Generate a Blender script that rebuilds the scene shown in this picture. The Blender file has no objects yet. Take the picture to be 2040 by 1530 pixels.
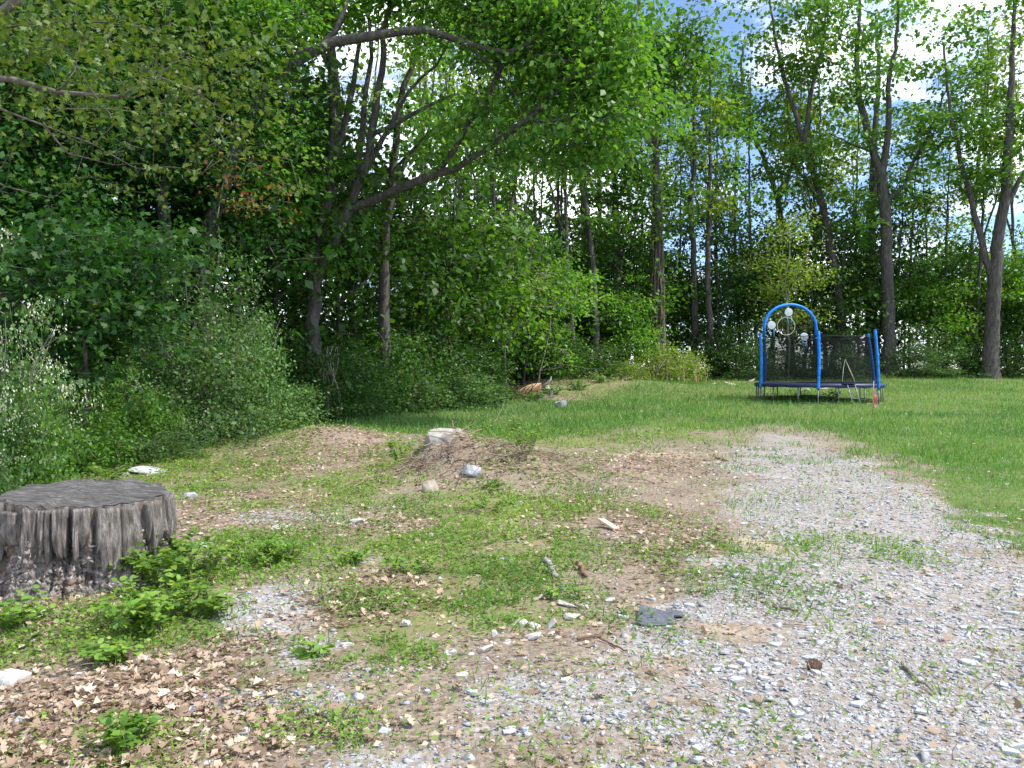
import bpy, bmesh, math, random
import numpy as np
from mathutils import Vector, Matrix

# ------------------------------------------------------------------ camera, world, sun, exposure
SC = bpy.context.scene
COL = SC.collection
F = 1601.0                      # focal length in photo pixels (photo 2040 x 1530)
CX, CY, HORIZON = 1020.0, 765.0, 735.0
CAM_Z = 1.6
PITCH = math.atan((CY - HORIZON) / F)
cam_d = bpy.data.cameras.new('camera')
cam_d.sensor_width = 36.0
cam_d.lens = 36.0 * F / 2040.0
cam_d.clip_start = 0.05
cam_d.clip_end = 6000.0
cam = bpy.data.objects.new('camera', cam_d)
COL.objects.link(cam)
cam.location = (0, 0, CAM_Z)
cam.rotation_euler = (math.pi / 2 - PITCH, 0, 0)
SC.camera = cam

SUN_EL = math.radians(55)
SUN_DIR = (0.85, -0.14)         # horizontal direction towards the sun (right, a little behind)
n_ = math.hypot(*SUN_DIR)
sun_to = Vector((SUN_DIR[0] / n_ * math.cos(SUN_EL), SUN_DIR[1] / n_ * math.cos(SUN_EL), math.sin(SUN_EL)))
world = bpy.data.worlds.new('World')
SC.world = world
world.use_nodes = True
wn, wl = world.node_tree.nodes, world.node_tree.links
wn.clear()
w_out = wn.new('ShaderNodeOutputWorld')
w_bg = wn.new('ShaderNodeBackground')
w_bg.inputs['Strength'].default_value = 0.14
w_sky = wn.new('ShaderNodeTexSky')
w_sky.sky_type = 'NISHITA'
w_sky.sun_disc = False
w_sky.sun_elevation = SUN_EL
w_sky.sun_rotation = math.atan2(SUN_DIR[0], SUN_DIR[1])
w_sky.air_density = 1.0
w_sky.dust_density = 0.2
w_sky.ozone_density = 3.0
w_sky.altitude = 1500.0
w_tc = wn.new('ShaderNodeTexCoord')
w_map = wn.new('ShaderNodeMapping')
w_map.inputs['Scale'].default_value = (1.0, 1.0, 2.2)
w_no = wn.new('ShaderNodeTexNoise')
w_no.inputs['Scale'].default_value = 3.1
w_no.inputs['Detail'].default_value = 7.0
w_no.inputs['Roughness'].default_value = 0.58
w_rp = wn.new('ShaderNodeValToRGB')
w_rp.color_ramp.elements[0].position = 0.46
w_rp.color_ramp.elements[1].position = 0.60
w_mx = wn.new('ShaderNodeMixRGB')
w_mx.inputs['Color2'].default_value = (11.0, 11.4, 12.0, 1)
wl.new(w_tc.outputs['Generated'], w_map.inputs['Vector'])
wl.new(w_map.outputs['Vector'], w_no.inputs['Vector'])
wl.new(w_no.outputs['Fac'], w_rp.inputs['Fac'])
wl.new(w_rp.outputs['Color'], w_mx.inputs['Fac'])
wl.new(w_sky.outputs['Color'], w_mx.inputs['Color1'])
wl.new(w_mx.outputs['Color'], w_bg.inputs['Color'])
wl.new(w_bg.outputs['Background'], w_out.inputs['Surface'])

sun_d = bpy.data.lights.new('sun', 'SUN')
sun_d.energy = 3.6
sun_d.angle = math.radians(0.6)
sun_d.color = (1.0, 0.95, 0.87)
sun = bpy.data.objects.new('sun', sun_d)
COL.objects.link(sun)
sun.location = (30, 10, 60)
sun.rotation_euler = (-sun_to).to_track_quat('-Z', 'Y').to_euler()

SC.view_settings.view_transform = 'Standard'
SC.view_settings.look = 'None'
SC.view_settings.gamma = 1.0
SC.view_settings.use_curve_mapping = False
SC.view_settings.exposure = 0.85
SC.render.engine = 'CYCLES'
SC.cycles.max_bounces = 4
SC.cycles.diffuse_bounces = 3
SC.cycles.glossy_bounces = 2
SC.cycles.transmission_bounces = 3
SC.cycles.transparent_max_bounces = 8
SC.cycles.sample_clamp_indirect = 6.0

# ------------------------------------------------------------------ helpers
RND = random.Random(7)
NP = np.random.default_rng(11)


def vhash(ix, iy, s):
    v = np.sin(ix * 127.1 + iy * 311.7 + s * 74.7) * 43758.5453
    return v - np.floor(v)


def vnoise(x, y, s=0):
    x = np.asarray(x, float); y = np.asarray(y, float)
    ix, iy = np.floor(x), np.floor(y)
    fx, fy = x - ix, y - iy
    fx = fx * fx * (3 - 2 * fx); fy = fy * fy * (3 - 2 * fy)
    a, b = vhash(ix, iy, s), vhash(ix + 1, iy, s)
    c, d = vhash(ix, iy + 1, s), vhash(ix + 1, iy + 1, s)
    return (a * (1 - fx) + b * fx) * (1 - fy) + (c * (1 - fx) + d * fx) * fy


def fbm(x, y, s=0, o=4):
    t, amp, tot = 0, 1.0, 0
    for k in range(o):
        t = t + amp * vnoise(x * 2 ** k, y * 2 ** k, s + k * 3.3)
        tot += amp; amp *= 0.5
    return t / tot


def smooth(a, b, v):
    t = np.clip((v - a) / (b - a), 0, 1)
    return t * t * (3 - 2 * t)


def base_h(y):
    y = np.asarray(y, float)
    yy = np.clip(y, 0, 50)
    z = 0.0006 * yy * yy
    return z + 0.08 * (1 - np.exp(-np.clip(y - 50, 0, None) / 30.0))


def ray(px, py):
    xc, yc = (px - CX) / F, -(py - CY) / F
    return (xc, math.cos(PITCH) + yc * math.sin(PITCH), -math.sin(PITCH) + yc * math.cos(PITCH))


def P(px, py, Y):
    d = ray(px, py)
    t = Y / d[1]
    return np.array((d[0] * t, Y, CAM_Z + d[2] * t))


def gp(px, py):
    """photo pixel -> place on the (smooth) ground"""
    d = ray(px, py)
    lo, hi = 1.0, 70.0
    for _ in range(50):
        m = 0.5 * (lo + hi)
        if CAM_Z + d[2] / d[1] * m > base_h(m):
            lo = m
        else:
            hi = m
    return np.array((d[0] / d[1] * lo, lo))


def ell_world(px, py, hw, hh):
    c = gp(px, py)
    ry = abs(gp(px, py - hh)[1] - gp(px, py + hh)[1]) / 2
    return c[0], c[1], hw * c[1] / F, ry


BUMPS = []                      # (x, y, rx, ry, height)
def bump_px(px, py, hw, hh, h, ryw=None):
    x, y, rx, ry = ell_world(px, py, hw, hh)
    BUMPS.append((x, y, rx, ryw or ry, h))
bump_px(920, 950, 150, 30, 0.50, .9)      # brush mound with the boulder
bump_px(1070, 955, 90, 30, 0.26, 0.7)
bump_px(650, 880, 160, 30, 0.30, 1.6)      # mulch rise
bump_px(1250, 775, 230, 10, 0.34, 3.2)     # bank of debris by the woods
bump_px(1060, 775, 120, 10, 0.40, 2.6)
bump_px(780, 800, 190, 20, 0.22, 3.0)
bump_px(180, 1240, 230, 60, 0.06, 0.9)     # soil round the stump


def H(x, y):
    x = np.asarray(x, float); y = np.asarray(y, float)
    z = base_h(y)
    for bx, by, rx, ry, h in BUMPS:
        r2 = ((x - bx) / rx) ** 2 + ((y - by) / ry) ** 2
        z = z + h * np.exp(-r2 * 1.6) * (1 + (1.5 if ry < 1.2 else .6) * (fbm(x * 2.3 + bx, y * 2.3, 17, 3) - .5))
    z = z + (fbm(x * 0.55, y * 0.55, 5, 3) - 0.5) * 0.10 * smooth(2, 6, y)
    z = z + (fbm(x * 2.6, y * 2.6, 9, 2) - 0.5) * 0.03
    return z


def Hf(x, y):
    return float(H(x, y))


def ground_pt(px, py, dz=0.0):
    g = gp(px, py)
    return Vector((g[0], g[1], Hf(g[0], g[1]) + dz))


def tag(o, label=None, cat=None, group=None, kind=None):
    if label: o['label'] = label
    if cat: o['category'] = cat
    if group: o['group'] = group
    if kind: o['kind'] = kind
    return o


def empty(name, loc, rz=0.0):
    o = bpy.data.objects.new(name, None)
    o.empty_display_size = 0.2
    COL.objects.link(o)
    o.location = loc
    o.rotation_euler = (0, 0, rz)
    return o


def link(name, me, parent=None, loc=None, mat=None):
    o = bpy.data.objects.new(name, me)
    COL.objects.link(o)
    if parent: o.parent = parent
    if loc is not None: o.location = loc
    if mat and not me.materials: me.materials.append(mat)
    return o


def np_mesh(name, verts, loops, sizes, mat=None, var=None, smooth_shade=False, attrs=None):
    me = bpy.data.meshes.new(name)
    verts = np.ascontiguousarray(verts, np.float32)
    loops = np.ascontiguousarray(loops, np.int32)
    sizes = np.ascontiguousarray(sizes, np.int32)
    me.vertices.add(len(verts)); me.vertices.foreach_set('co', verts.ravel())
    me.loops.add(len(loops)); me.loops.foreach_set('vertex_index', loops)
    me.polygons.add(len(sizes))
    st = np.zeros(len(sizes), np.int32); st[1:] = np.cumsum(sizes)[:-1]
    me.polygons.foreach_set('loop_start', st)
    me.polygons.foreach_set('loop_total', sizes)
    if smooth_shade:
        me.polygons.foreach_set('use_smooth', np.ones(len(sizes), bool))
    if var is not None:
        a = me.attributes.new('var', 'FLOAT', 'POINT')
        a.data.foreach_set('value', np.ascontiguousarray(var, np.float32))
    for k, v in (attrs or {}).items():
        a = me.attributes.new(k, 'FLOAT', 'POINT')
        a.data.foreach_set('value', np.ascontiguousarray(v, np.float32))
    me.update(calc_edges=True)
    if mat: me.materials.append(mat)
    return me


class MB:
    """collects tubes, boxes, hulls into one mesh"""
    def __init__(s):
        s.v, s.f = [], []
        s.n = 0

    def add(s, verts, faces):
        s.v.extend([tuple(map(float, q)) for q in verts])
        s.f.extend([[i + s.n for i in f] for f in faces])
        s.n += len(verts)

    def tube(s, pts, radii, sides=8, cap=True):
        pts = np.asarray(pts, float)
        k = len(pts)
        radii = np.broadcast_to(np.asarray(radii, float), (k,))
        tg = np.gradient(pts, axis=0)
        tg /= np.linalg.norm(tg, axis=1, keepdims=True) + 1e-9
        ref = np.array((0.123, 0.987, 0.05)) if abs(tg[0, 2]) > 0.7 else np.array((0.05, 0.1, 1.0))
        u = np.cross(tg, ref); u /= np.linalg.norm(u, axis=1, keepdims=True) + 1e-9
        w = np.cross(tg, u)
        a = np.arange(sides) * 2 * math.pi / sides
        ring = pts[:, None] + radii[:, None, None] * (np.cos(a)[None, :, None] * u[:, None] + np.sin(a)[None, :, None] * w[:, None])
        fs = []
        for i in range(k - 1):
            for j in range(sides):
                j2 = (j + 1) % sides
                fs.append((i * sides + j, i * sides + j2, (i + 1) * sides + j2, (i + 1) * sides + j))
        if cap:
            fs.append(tuple(range(sides - 1, -1, -1)))
            fs.append(tuple((k - 1) * sides + j for j in range(sides)))
        s.add(ring.reshape(-1, 3), fs)

    def box(s, c, size, rot=None):
        hx, hy, hz = [q / 2 for q in size]
        vs = [Vector((x, y, z)) for z in (-hz, hz) for x, y in ((-hx, -hy), (hx, -hy), (hx, hy), (-hx, hy))]
        if rot is not None: vs = [rot @ v for v in vs]
        vs = [v + Vector(c) for v in vs]
        s.add(vs, [(3, 2, 1, 0), (4, 5, 6, 7), (0, 1, 5, 4), (1, 2, 6, 5), (2, 3, 7, 6), (3, 0, 4, 7)])

    def mesh(s, name, mat=None, smooth_shade=False):
        me = bpy.data.meshes.new(name)
        me.from_pydata(s.v, [], s.f)
        if smooth_shade:
            me.polygons.foreach_set('use_smooth', np.ones(len(me.polygons), bool))
        me.update()
        if mat: me.materials.append(mat)
        return me


def copy_tree(o, parent=None):
    c = o.copy()
    COL.objects.link(c)
    c.parent = parent
    for ch in o.children:
        copy_tree(ch, c)
    return c


# ------------------------------------------------------------------ materials
def new_mat(name):
    m = bpy.data.materials.new(name)
    m.use_nodes = True
    nt = m.node_tree
    nt.nodes.clear()
    out = nt.nodes.new('ShaderNodeOutputMaterial')
    return m, nt.nodes, nt.links, out


def ramp(nodes, cols, pos=None):
    r = nodes.new('ShaderNodeValToRGB')
    el = r.color_ramp.elements
    pos = pos or [i / (len(cols) - 1) for i in range(len(cols))]
    el[0].position = pos[0]; el[1].position = pos[-1]
    el[0].color = (*cols[0], 1); el[1].color = (*cols[-1], 1)
    for c, p in list(zip(cols, pos))[1:-1]:
        e = el.new(p); e.color = (*c, 1)
    return r


def leaf_mat(name, cols, trans=0.42, rough=0.5, tint=0.3, spec=0.35):
    """colour from the per-leaf attribute, each plant slightly different, light shining through"""
    m, n, l, out = new_mat(name)
    at = n.new('ShaderNodeAttribute'); at.attribute_name = 'var'
    r = ramp(n, cols)
    l.new(at.outputs['Fac'], r.inputs['Fac'])
    oi = n.new('ShaderNodeObjectInfo')
    mr = n.new('ShaderNodeMapRange')
    mr.inputs['To Min'].default_value = 1 - tint; mr.inputs['To Max'].default_value = 1 + tint
    l.new(oi.outputs['Random'], mr.inputs['Value'])
    hs = n.new('ShaderNodeHueSaturation')
    l.new(r.outputs['Color'], hs.inputs['Color'])
    l.new(mr.outputs['Result'], hs.inputs['Value'])
    p = n.new('ShaderNodeBsdfPrincipled')
    p.inputs['Roughness'].default_value = rough
    p.inputs['Specular IOR Level'].default_value = spec
    l.new(hs.outputs['Color'], p.inputs['Base Color'])
    t = n.new('ShaderNodeBsdfTranslucent')
    g = n.new('ShaderNodeMixRGB'); g.blend_type = 'MULTIPLY'; g.inputs['Fac'].default_value = 1
    g.inputs['Color2'].default_value = (1.75, 1.7, 0.7, 1)
    l.new(hs.outputs['Color'], g.inputs['Color1'])
    l.new(g.outputs['Color'], t.inputs['Color'])
    mx = n.new('ShaderNodeMixShader'); mx.inputs['Fac'].default_value = trans
    l.new(p.outputs['BSDF'], mx.inputs[1]); l.new(t.outputs['BSDF'], mx.inputs[2])
    l.new(mx.outputs['Shader'], out.inputs['Surface'])
    return m


def noise_mat(name, cols, scale=6.0, rough=0.85, stretch=(1, 1, 1), bump=0.3, bdist=0.02, detail=6.0, pos=None, spec=0.3, coord='Object', var=False, metal=0.0):
    m, n, l, out = new_mat(name)
    tc = n.new('ShaderNodeTexCoord')
    mp = n.new('ShaderNodeMapping'); mp.inputs['Scale'].default_value = stretch
    l.new(tc.outputs[coord], mp.inputs['Vector'])
    no = n.new('ShaderNodeTexNoise'); no.inputs['Scale'].default_value = scale
    no.inputs['Detail'].default_value = detail; no.inputs['Roughness'].default_value = 0.65
    l.new(mp.outputs['Vector'], no.inputs['Vector'])
    r = ramp(n, cols, pos or [0.3 + 0.4 * i / (len(cols) - 1) for i in range(len(cols))])
    l.new(no.outputs['Fac'], r.inputs['Fac'])
    col = r.outputs['Color']
    p = n.new('ShaderNodeBsdfPrincipled')
    p.inputs['Roughness'].default_value = rough
    p.inputs['Metallic'].default_value = metal
    p.inputs['Specular IOR Level'].default_value = spec
    hs = n.new('ShaderNodeHueSaturation')
    mr = n.new('ShaderNodeMapRange'); mr.inputs['To Min'].default_value = 0.72; mr.inputs['To Max'].default_value = 1.22
    if var:
        at = n.new('ShaderNodeAttribute'); at.attribute_name = 'var'
        l.new(at.outputs['Fac'], mr.inputs['Value'])
    else:
        oi = n.new('ShaderNodeObjectInfo')
        mr.inputs['To Min'].default_value = 0.86; mr.inputs['To Max'].default_value = 1.12
        l.new(oi.outputs['Random'], mr.inputs['Value'])
    l.new(mr.outputs['Result'], hs.inputs['Value']); l.new(col, hs.inputs['Color'])
    l.new(hs.outputs['Color'], p.inputs['Base Color'])
    if bump:
        b = n.new('ShaderNodeBump'); b.inputs['Strength'].default_value = bump; b.inputs['Distance'].default_value = bdist
        l.new(no.outputs['Fac'], b.inputs['Height']); l.new(b.outputs['Normal'], p.inputs['Normal'])
    l.new(p.outputs['BSDF'], out.inputs['Surface'])
    return m


M = {}
M['leaf_canopy'] = leaf_mat('leaf_canopy', [(0.0250, 0.0806, 0.0120), (0.0562, 0.1625, 0.0195), (0.1063, 0.2340, 0.0270), (0.1625, 0.2860, 0.0420)])
M['leaf_yellow'] = leaf_mat('leaf_yellow', [(0.0653, 0.1389, 0.0144), (0.1247, 0.2173, 0.0240), (0.1960, 0.2716, 0.0420), (0.2495, 0.3019, 0.0660)])
M['leaf_half_shade'] = leaf_mat('leaf_half_shade', [(0.012, 0.046, 0.008), (0.028, 0.088, 0.012), (0.058, 0.142, 0.02), (0.10, 0.19, 0.032)], trans=0.4)  # canopy green turned down: half shade of thickets and saplings painted in
M['leaf_near'] = leaf_mat('leaf_near', [(0.036, 0.082, 0.010), (0.062, 0.118, 0.014), (0.10, 0.155, 0.022), (0.14, 0.185, 0.035)], trans=0.34)
M['leaf_shade'] = leaf_mat('leaf_shade', [(0.0099, 0.0460, 0.0095), (0.0179, 0.0767, 0.0131), (0.0347, 0.1074, 0.0167), (0.0694, 0.1535, 0.0238)], trans=0.35)  # deep shade of the left woods put into the leaf colour
M['leaf_shrub'] = leaf_mat('leaf_shrub', [(0.0375, 0.1063, 0.0297), (0.0688, 0.1625, 0.0405), (0.1187, 0.2250, 0.0675), (0.1875, 0.2750, 0.1080)], trans=0.34)
M['leaf_bright'] = leaf_mat('leaf_bright', [(0.0440, 0.1430, 0.0156), (0.0770, 0.2090, 0.0195), (0.1320, 0.2750, 0.0260), (0.1870, 0.3190, 0.0390)])
M['leaf_rust'] = leaf_mat('leaf_rust', [(0.16, 0.07, 0.03), (0.24, 0.10, 0.045), (0.20, 0.15, 0.05)], trans=0.3)
M['leaf_weed'] = leaf_mat('leaf_weed', [(0.0595, 0.1488, 0.0221), (0.1136, 0.2285, 0.0331), (0.1785, 0.3028, 0.0463), (0.2597, 0.3507, 0.0772)], trans=0.34, tint=0.12)
M['grass_lawn'] = leaf_mat('grass_lawn', [(0.0550, 0.1593, 0.0352), (0.0935, 0.2360, 0.0396), (0.1595, 0.3009, 0.0550), (0.2750, 0.3540, 0.1100)], trans=0.3, tint=0.0)
M['grass_cool'] = leaf_mat('grass_cool', [(0.0575, 0.1540, 0.0350), (0.0978, 0.2200, 0.0500), (0.1495, 0.2750, 0.0650), (0.2530, 0.3300, 0.1100)], trans=0.3, tint=0.0)
M['blossom'] = leaf_mat('blossom', [(0.62, 0.64, 0.50), (0.72, 0.72, 0.62), (0.78, 0.76, 0.66)], trans=0.25, tint=0.05)
M['dry_leaf'] = leaf_mat('dry_leaf', [(0.1757, 0.1200, 0.0845), (0.2928, 0.2100, 0.1536), (0.4246, 0.3225, 0.2458), (0.5563, 0.4650, 0.3763)], trans=0.12, tint=0.2, rough=0.7, spec=0.2)
M['bark'] = noise_mat('bark', [(0.032, 0.029, 0.026), (0.072, 0.066, 0.060), (0.13, 0.122, 0.112)], scale=5, stretch=(2.4, 2.4, 0.5), bump=0.6, bdist=0.04)
M['bark_pale'] = noise_mat('bark_pale', [(0.13, 0.115, 0.09), (0.22, 0.20, 0.165), (0.32, 0.295, 0.25)], scale=7, stretch=(2, 2, 0.6), bump=0.4, bdist=0.01)
M['bark_near'] = noise_mat('bark_near', [(0.06, 0.052, 0.042), (0.11, 0.098, 0.082), (0.17, 0.155, 0.135)], scale=7, stretch=(2, 2, 0.6), bump=0.4, bdist=0.01)
M['vine_bark'] = noise_mat('vine_bark', [(0.085, 0.062, 0.047), (0.15, 0.115, 0.09), (0.22, 0.18, 0.145)], scale=9, stretch=(2, 2, 0.3), bump=0.5, bdist=0.03)
M['twig'] = noise_mat('twig', [(0.16, 0.11, 0.075), (0.28, 0.205, 0.15), (0.42, 0.33, 0.25)], scale=3, bump=0.0, coord='Object')
M['slate'] = noise_mat('slate', [(0.31, 0.325, 0.35), (0.40, 0.415, 0.44), (0.48, 0.49, 0.505)], scale=9, bump=0.3, bdist=0.006, rough=0.75)
M['slate_dark'] = noise_mat('slate_dark', [(0.075, 0.08, 0.10), (0.12, 0.127, 0.155), (0.18, 0.187, 0.215)], scale=9, bump=0.25, bdist=0.004, rough=0.6)
M['limestone'] = noise_mat('limestone', [(0.30, 0.28, 0.25), (0.45, 0.43, 0.40), (0.56, 0.54, 0.51)], scale=10, bump=0.4, bdist=0.01)
M['tan_stone'] = noise_mat('tan_stone', [(0.17, 0.14, 0.11), (0.33, 0.28, 0.225), (0.46, 0.42, 0.37)], scale=7, bump=0.5, bdist=0.015)
M['boulder_stone'] = noise_mat('boulder_stone', [(0.17, 0.155, 0.135), (0.33, 0.305, 0.27), (0.50, 0.48, 0.44)], scale=9, bump=0.7, bdist=0.02)
M['grey_stone'] = noise_mat('grey_stone', [(0.17, 0.18, 0.19), (0.32, 0.33, 0.35), (0.50, 0.51, 0.53)], scale=7, bump=0.5, bdist=0.015)
M['gravel'] = noise_mat('gravel', [(0.30, 0.31, 0.33), (0.365, 0.375, 0.395), (0.42, 0.42, 0.42)], scale=25, bump=0.0, var=True, rough=0.85)
M['raw_wood'] = noise_mat('raw_wood', [(0.42, 0.31, 0.21), (0.58, 0.45, 0.33), (0.68, 0.56, 0.43)], scale=8, stretch=(0.4, 4, 4), bump=0.3, bdist=0.004)
M['grey_wood'] = noise_mat('grey_wood', [(0.13, 0.12, 0.11), (0.25, 0.235, 0.22), (0.40, 0.38, 0.36)], scale=8, stretch=(0.4, 4, 4), bump=0.4, bdist=0.006)
M['log_wood'] = noise_mat('log_wood', [(0.30, 0.18, 0.09), (0.46, 0.30, 0.17), (0.58, 0.42, 0.27)], scale=4, stretch=(0.6, 3, 3), bump=0.3, bdist=0.01)
M['root_brown'] = noise_mat('root_brown', [(0.08, 0.045, 0.03), (0.16, 0.095, 0.06), (0.24, 0.16, 0.11)], scale=8, bump=0.3)


# ------------------------------------------------------------------ ground zones (laid out on the ground, in metres)
def poly_world(pts):
    return np.array([gp(*p) for p in pts])


def poly_sd(poly, x, y):
    """signed distance, positive inside"""
    x = np.asarray(x, float).ravel(); y = np.asarray(y, float).ravel()
    d = np.full(x.shape, 1e9); inside = np.zeros(x.shape, bool)
    n = len(poly)
    for i in range(n):
        a, b = poly[i], poly[(i + 1) % n]
        ex, ey = b - a
        t = np.clip(((x - a[0]) * ex + (y - a[1]) * ey) / (ex * ex + ey * ey), 0, 1)
        d = np.minimum(d, np.hypot(x - a[0] - t * ex, y - a[1] - t * ey))
        c = ((a[1] > y) != (b[1] > y)) & (x < (b[0] - a[0]) * (y - a[1]) / (b[1] - a[1] + 1e-12) + a[0])
        inside ^= c
    return np.where(inside, d, -d)


def ells(lst):
    E = [ell_world(*e[:4]) + ((e[4] if len(e) > 4 else 1.0),) for e in lst]

    def f(x, y):
        x = np.asarray(x, float); y = np.asarray(y, float)
        wx = x + (fbm(x * 1.7, y * 1.7, 21, 3) - 0.5) * 0.7
        wy = y + (fbm(x * 1.7, y * 1.7, 33, 3) - 0.5) * 0.7
        m = np.zeros(x.shape)
        for cx, cy, rx, ry, s in E:
            r = np.hypot((wx - cx) / rx, (wy - cy) / ry)
            m = np.maximum(m, s * smooth(1.55, 0.35, r))
        return m
    return f


DRIVE = poly_world([(500, 1600), (700, 1440), (860, 1360), (1010, 1330), (1180, 1320), (1260, 1265), (1330, 1190), (1420, 1120), (1450, 1040),
                    (1440, 985), (1430, 930), (1440, 890), (1490, 862), (1560, 856), (1640, 880), (1740, 918), (1820, 960), (1890, 1010),
                    (1960, 1065), (2060, 1120), (2300, 1250), (2300, 1600)])
LAWN = poly_world([(1180, 850), (1420, 862), (1500, 846), (1580, 842), (1680, 868), (1770, 908), (1850, 955), (1920, 1005), (1990, 1060),
                   (2100, 1115), (2500, 1250), (3200, 1000), (3200, 744), (2040, 743), (1425, 748), (1340, 764), (1200, 788), (1130, 812)])
TALL = poly_world([(560, 815), (640, 848), (760, 862), (900, 868), (1060, 872), (1180, 866), (1260, 830), (1200, 800), (1080, 800), (950, 795), (700, 785)])
f_sand = ells([(1440, 1255, 100, 20, .85), (1530, 1088, 75, 16), (1300, 908, 110, 12), (640, 930, 90, 9, .7), (430, 1000, 60, 10, .6), (2010, 780, 0.1, 0.1)])
f_soil = ells([(1120, 1330, 210, 62), (850, 1400, 110, 50), (1350, 1350, 90, 50), (1010, 1470, 200, 40, .6), (1600, 980, 90, 25, .3), (1750, 1060, 120, 20, .3), (1900, 1180, 140, 25, .3), (1560, 1440, 160, 35, .3)])
f_litter = ells([(650, 895, 130, 48), (960, 930, 200, 34), (1290, 925, 160, 26, .85), (450, 1010, 120, 40), (230, 1430, 380, 120), (720, 1185, 120, 55),
                 (1060, 1065, 120, 18), (1180, 1010, 120, 34, .7), (1330, 1060, 120, 60, .8), (90, 1240, 170, 50), (1280, 760, 190, 10, .75), (1170, 770, 60, 8, .8), (1170, 800, 50, 9), (730, 1045, 150, 25, .8),
                 (1060, 785, 110, 14, .7), (600, 1010, 100, 30, .7), (400, 1330, 120, 60, .8)])
f_patch = ells([(505, 1235, 105, 62), (620, 1375, 140, 34), (575, 1020, 100, 15, .9), (700, 1110, 60, 14, .7), (640, 1290, 80, 30, .7)])
f_weed = ells([(930, 1110, 300, 95), (980, 1010, 240, 45), (820, 1230, 210, 75), (650, 1330, 90, 40, .7), (230, 920, 330, 55), (450, 945, 190, 45), (640, 980, 150, 40, .9),
               (470, 1110, 190, 70), (330, 1240, 150, 70), (60, 1280, 100, 60), (1100, 1220, 180, 40, .9), (1330, 1110, 90, 70, .55), (760, 940, 120, 60, .9),
               (1460, 1110, 120, 40, .6), (1690, 1100, 130, 24, .8), (1530, 1160, 100, 30, .5), (330, 1490, 120, 60, .7), (1660, 1040, 120, 16, .35), (1240, 1010, 120, 40, .6), (1080, 868, 230, 26, .9), (1330, 868, 140, 16, .7), (1200, 895, 160, 20, .5), (700, 860, 120, 18, .8), (1190, 782, 190, 12, .85), (1380, 758, 120, 8, .8),
               (560, 900, 60, 30, .8), (380, 870, 250, 30, .9), (690, 1440, 90, 40, .6), (900, 895, 140, 30, .55), (1080, 950, 160, 30, .6), (840, 930, 60, 40, .7), (1000, 890, 200, 20, .6)])


def woods_edge(x):
    """distance at which the woods begin, for each x"""
    xs = np.array([-60, -16, -11, -8.6, -7.6, -6.6, -4.5, -2.0, 0.5, 3.0, 7.0, 11, 18, 26, 40, 80])
    ys = np.array([2, 4, 8, 13, 16, 18.5, 22, 26, 31, 37, 41.5, 43, 44, 44, 43, 40])
    return np.interp(x, xs, ys)


def zones(x, y):
    shp = np.shape(x)
    x = np.asarray(x, float).ravel(); y = np.asarray(y, float).ravel()
    wob = (fbm(x * 0.9, y * 0.9, 41, 4) - 0.5) * 1.5
    k = np.clip(y / 9.0, 0.5, 2.5)
    rag = (fbm(x * 2.3, y * 2.3, 47, 4) - .5)
    drive = smooth(-0.45, 0.65, (poly_sd(DRIVE, x, y) + wob * 0.8 + rag * 1.1) / k)
    lawn = smooth(-0.6, 0.5, (poly_sd(LAWN, x, y) + wob * 0.9 - rag * 1.3) / k)
    tall = smooth(-0.7, 0.6, (poly_sd(TALL, x, y) + wob * 1.3 + rag * 2.2) / k)
    soil, sand = f_soil(x, y), f_sand(x, y)
    grav = np.maximum(drive * (1 - 0.75 * soil), f_patch(x, y))
    grav = grav * (1 - 0.85 * sand) * (1 - .30 * smooth(8, 17, y))
    lit = f_litter(x, y) * (1 - 0.7 * drive)
    weed = f_weed(x, y)
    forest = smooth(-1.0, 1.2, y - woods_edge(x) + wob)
    behind = smooth(3.0, 1.0, y)
    grav = np.maximum(grav * (1 - behind), behind * 0.8)
    lawn = lawn * (1 - 0.8 * drive) * (1 - forest)
    out = dict(grav=grav, lawn=lawn, tall=tall * (1 - forest), lit=lit, weed=weed, sand=sand, soil=soil, forest=forest, drive=drive)
    return {q: v.reshape(shp) for q, v in out.items()}


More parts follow.
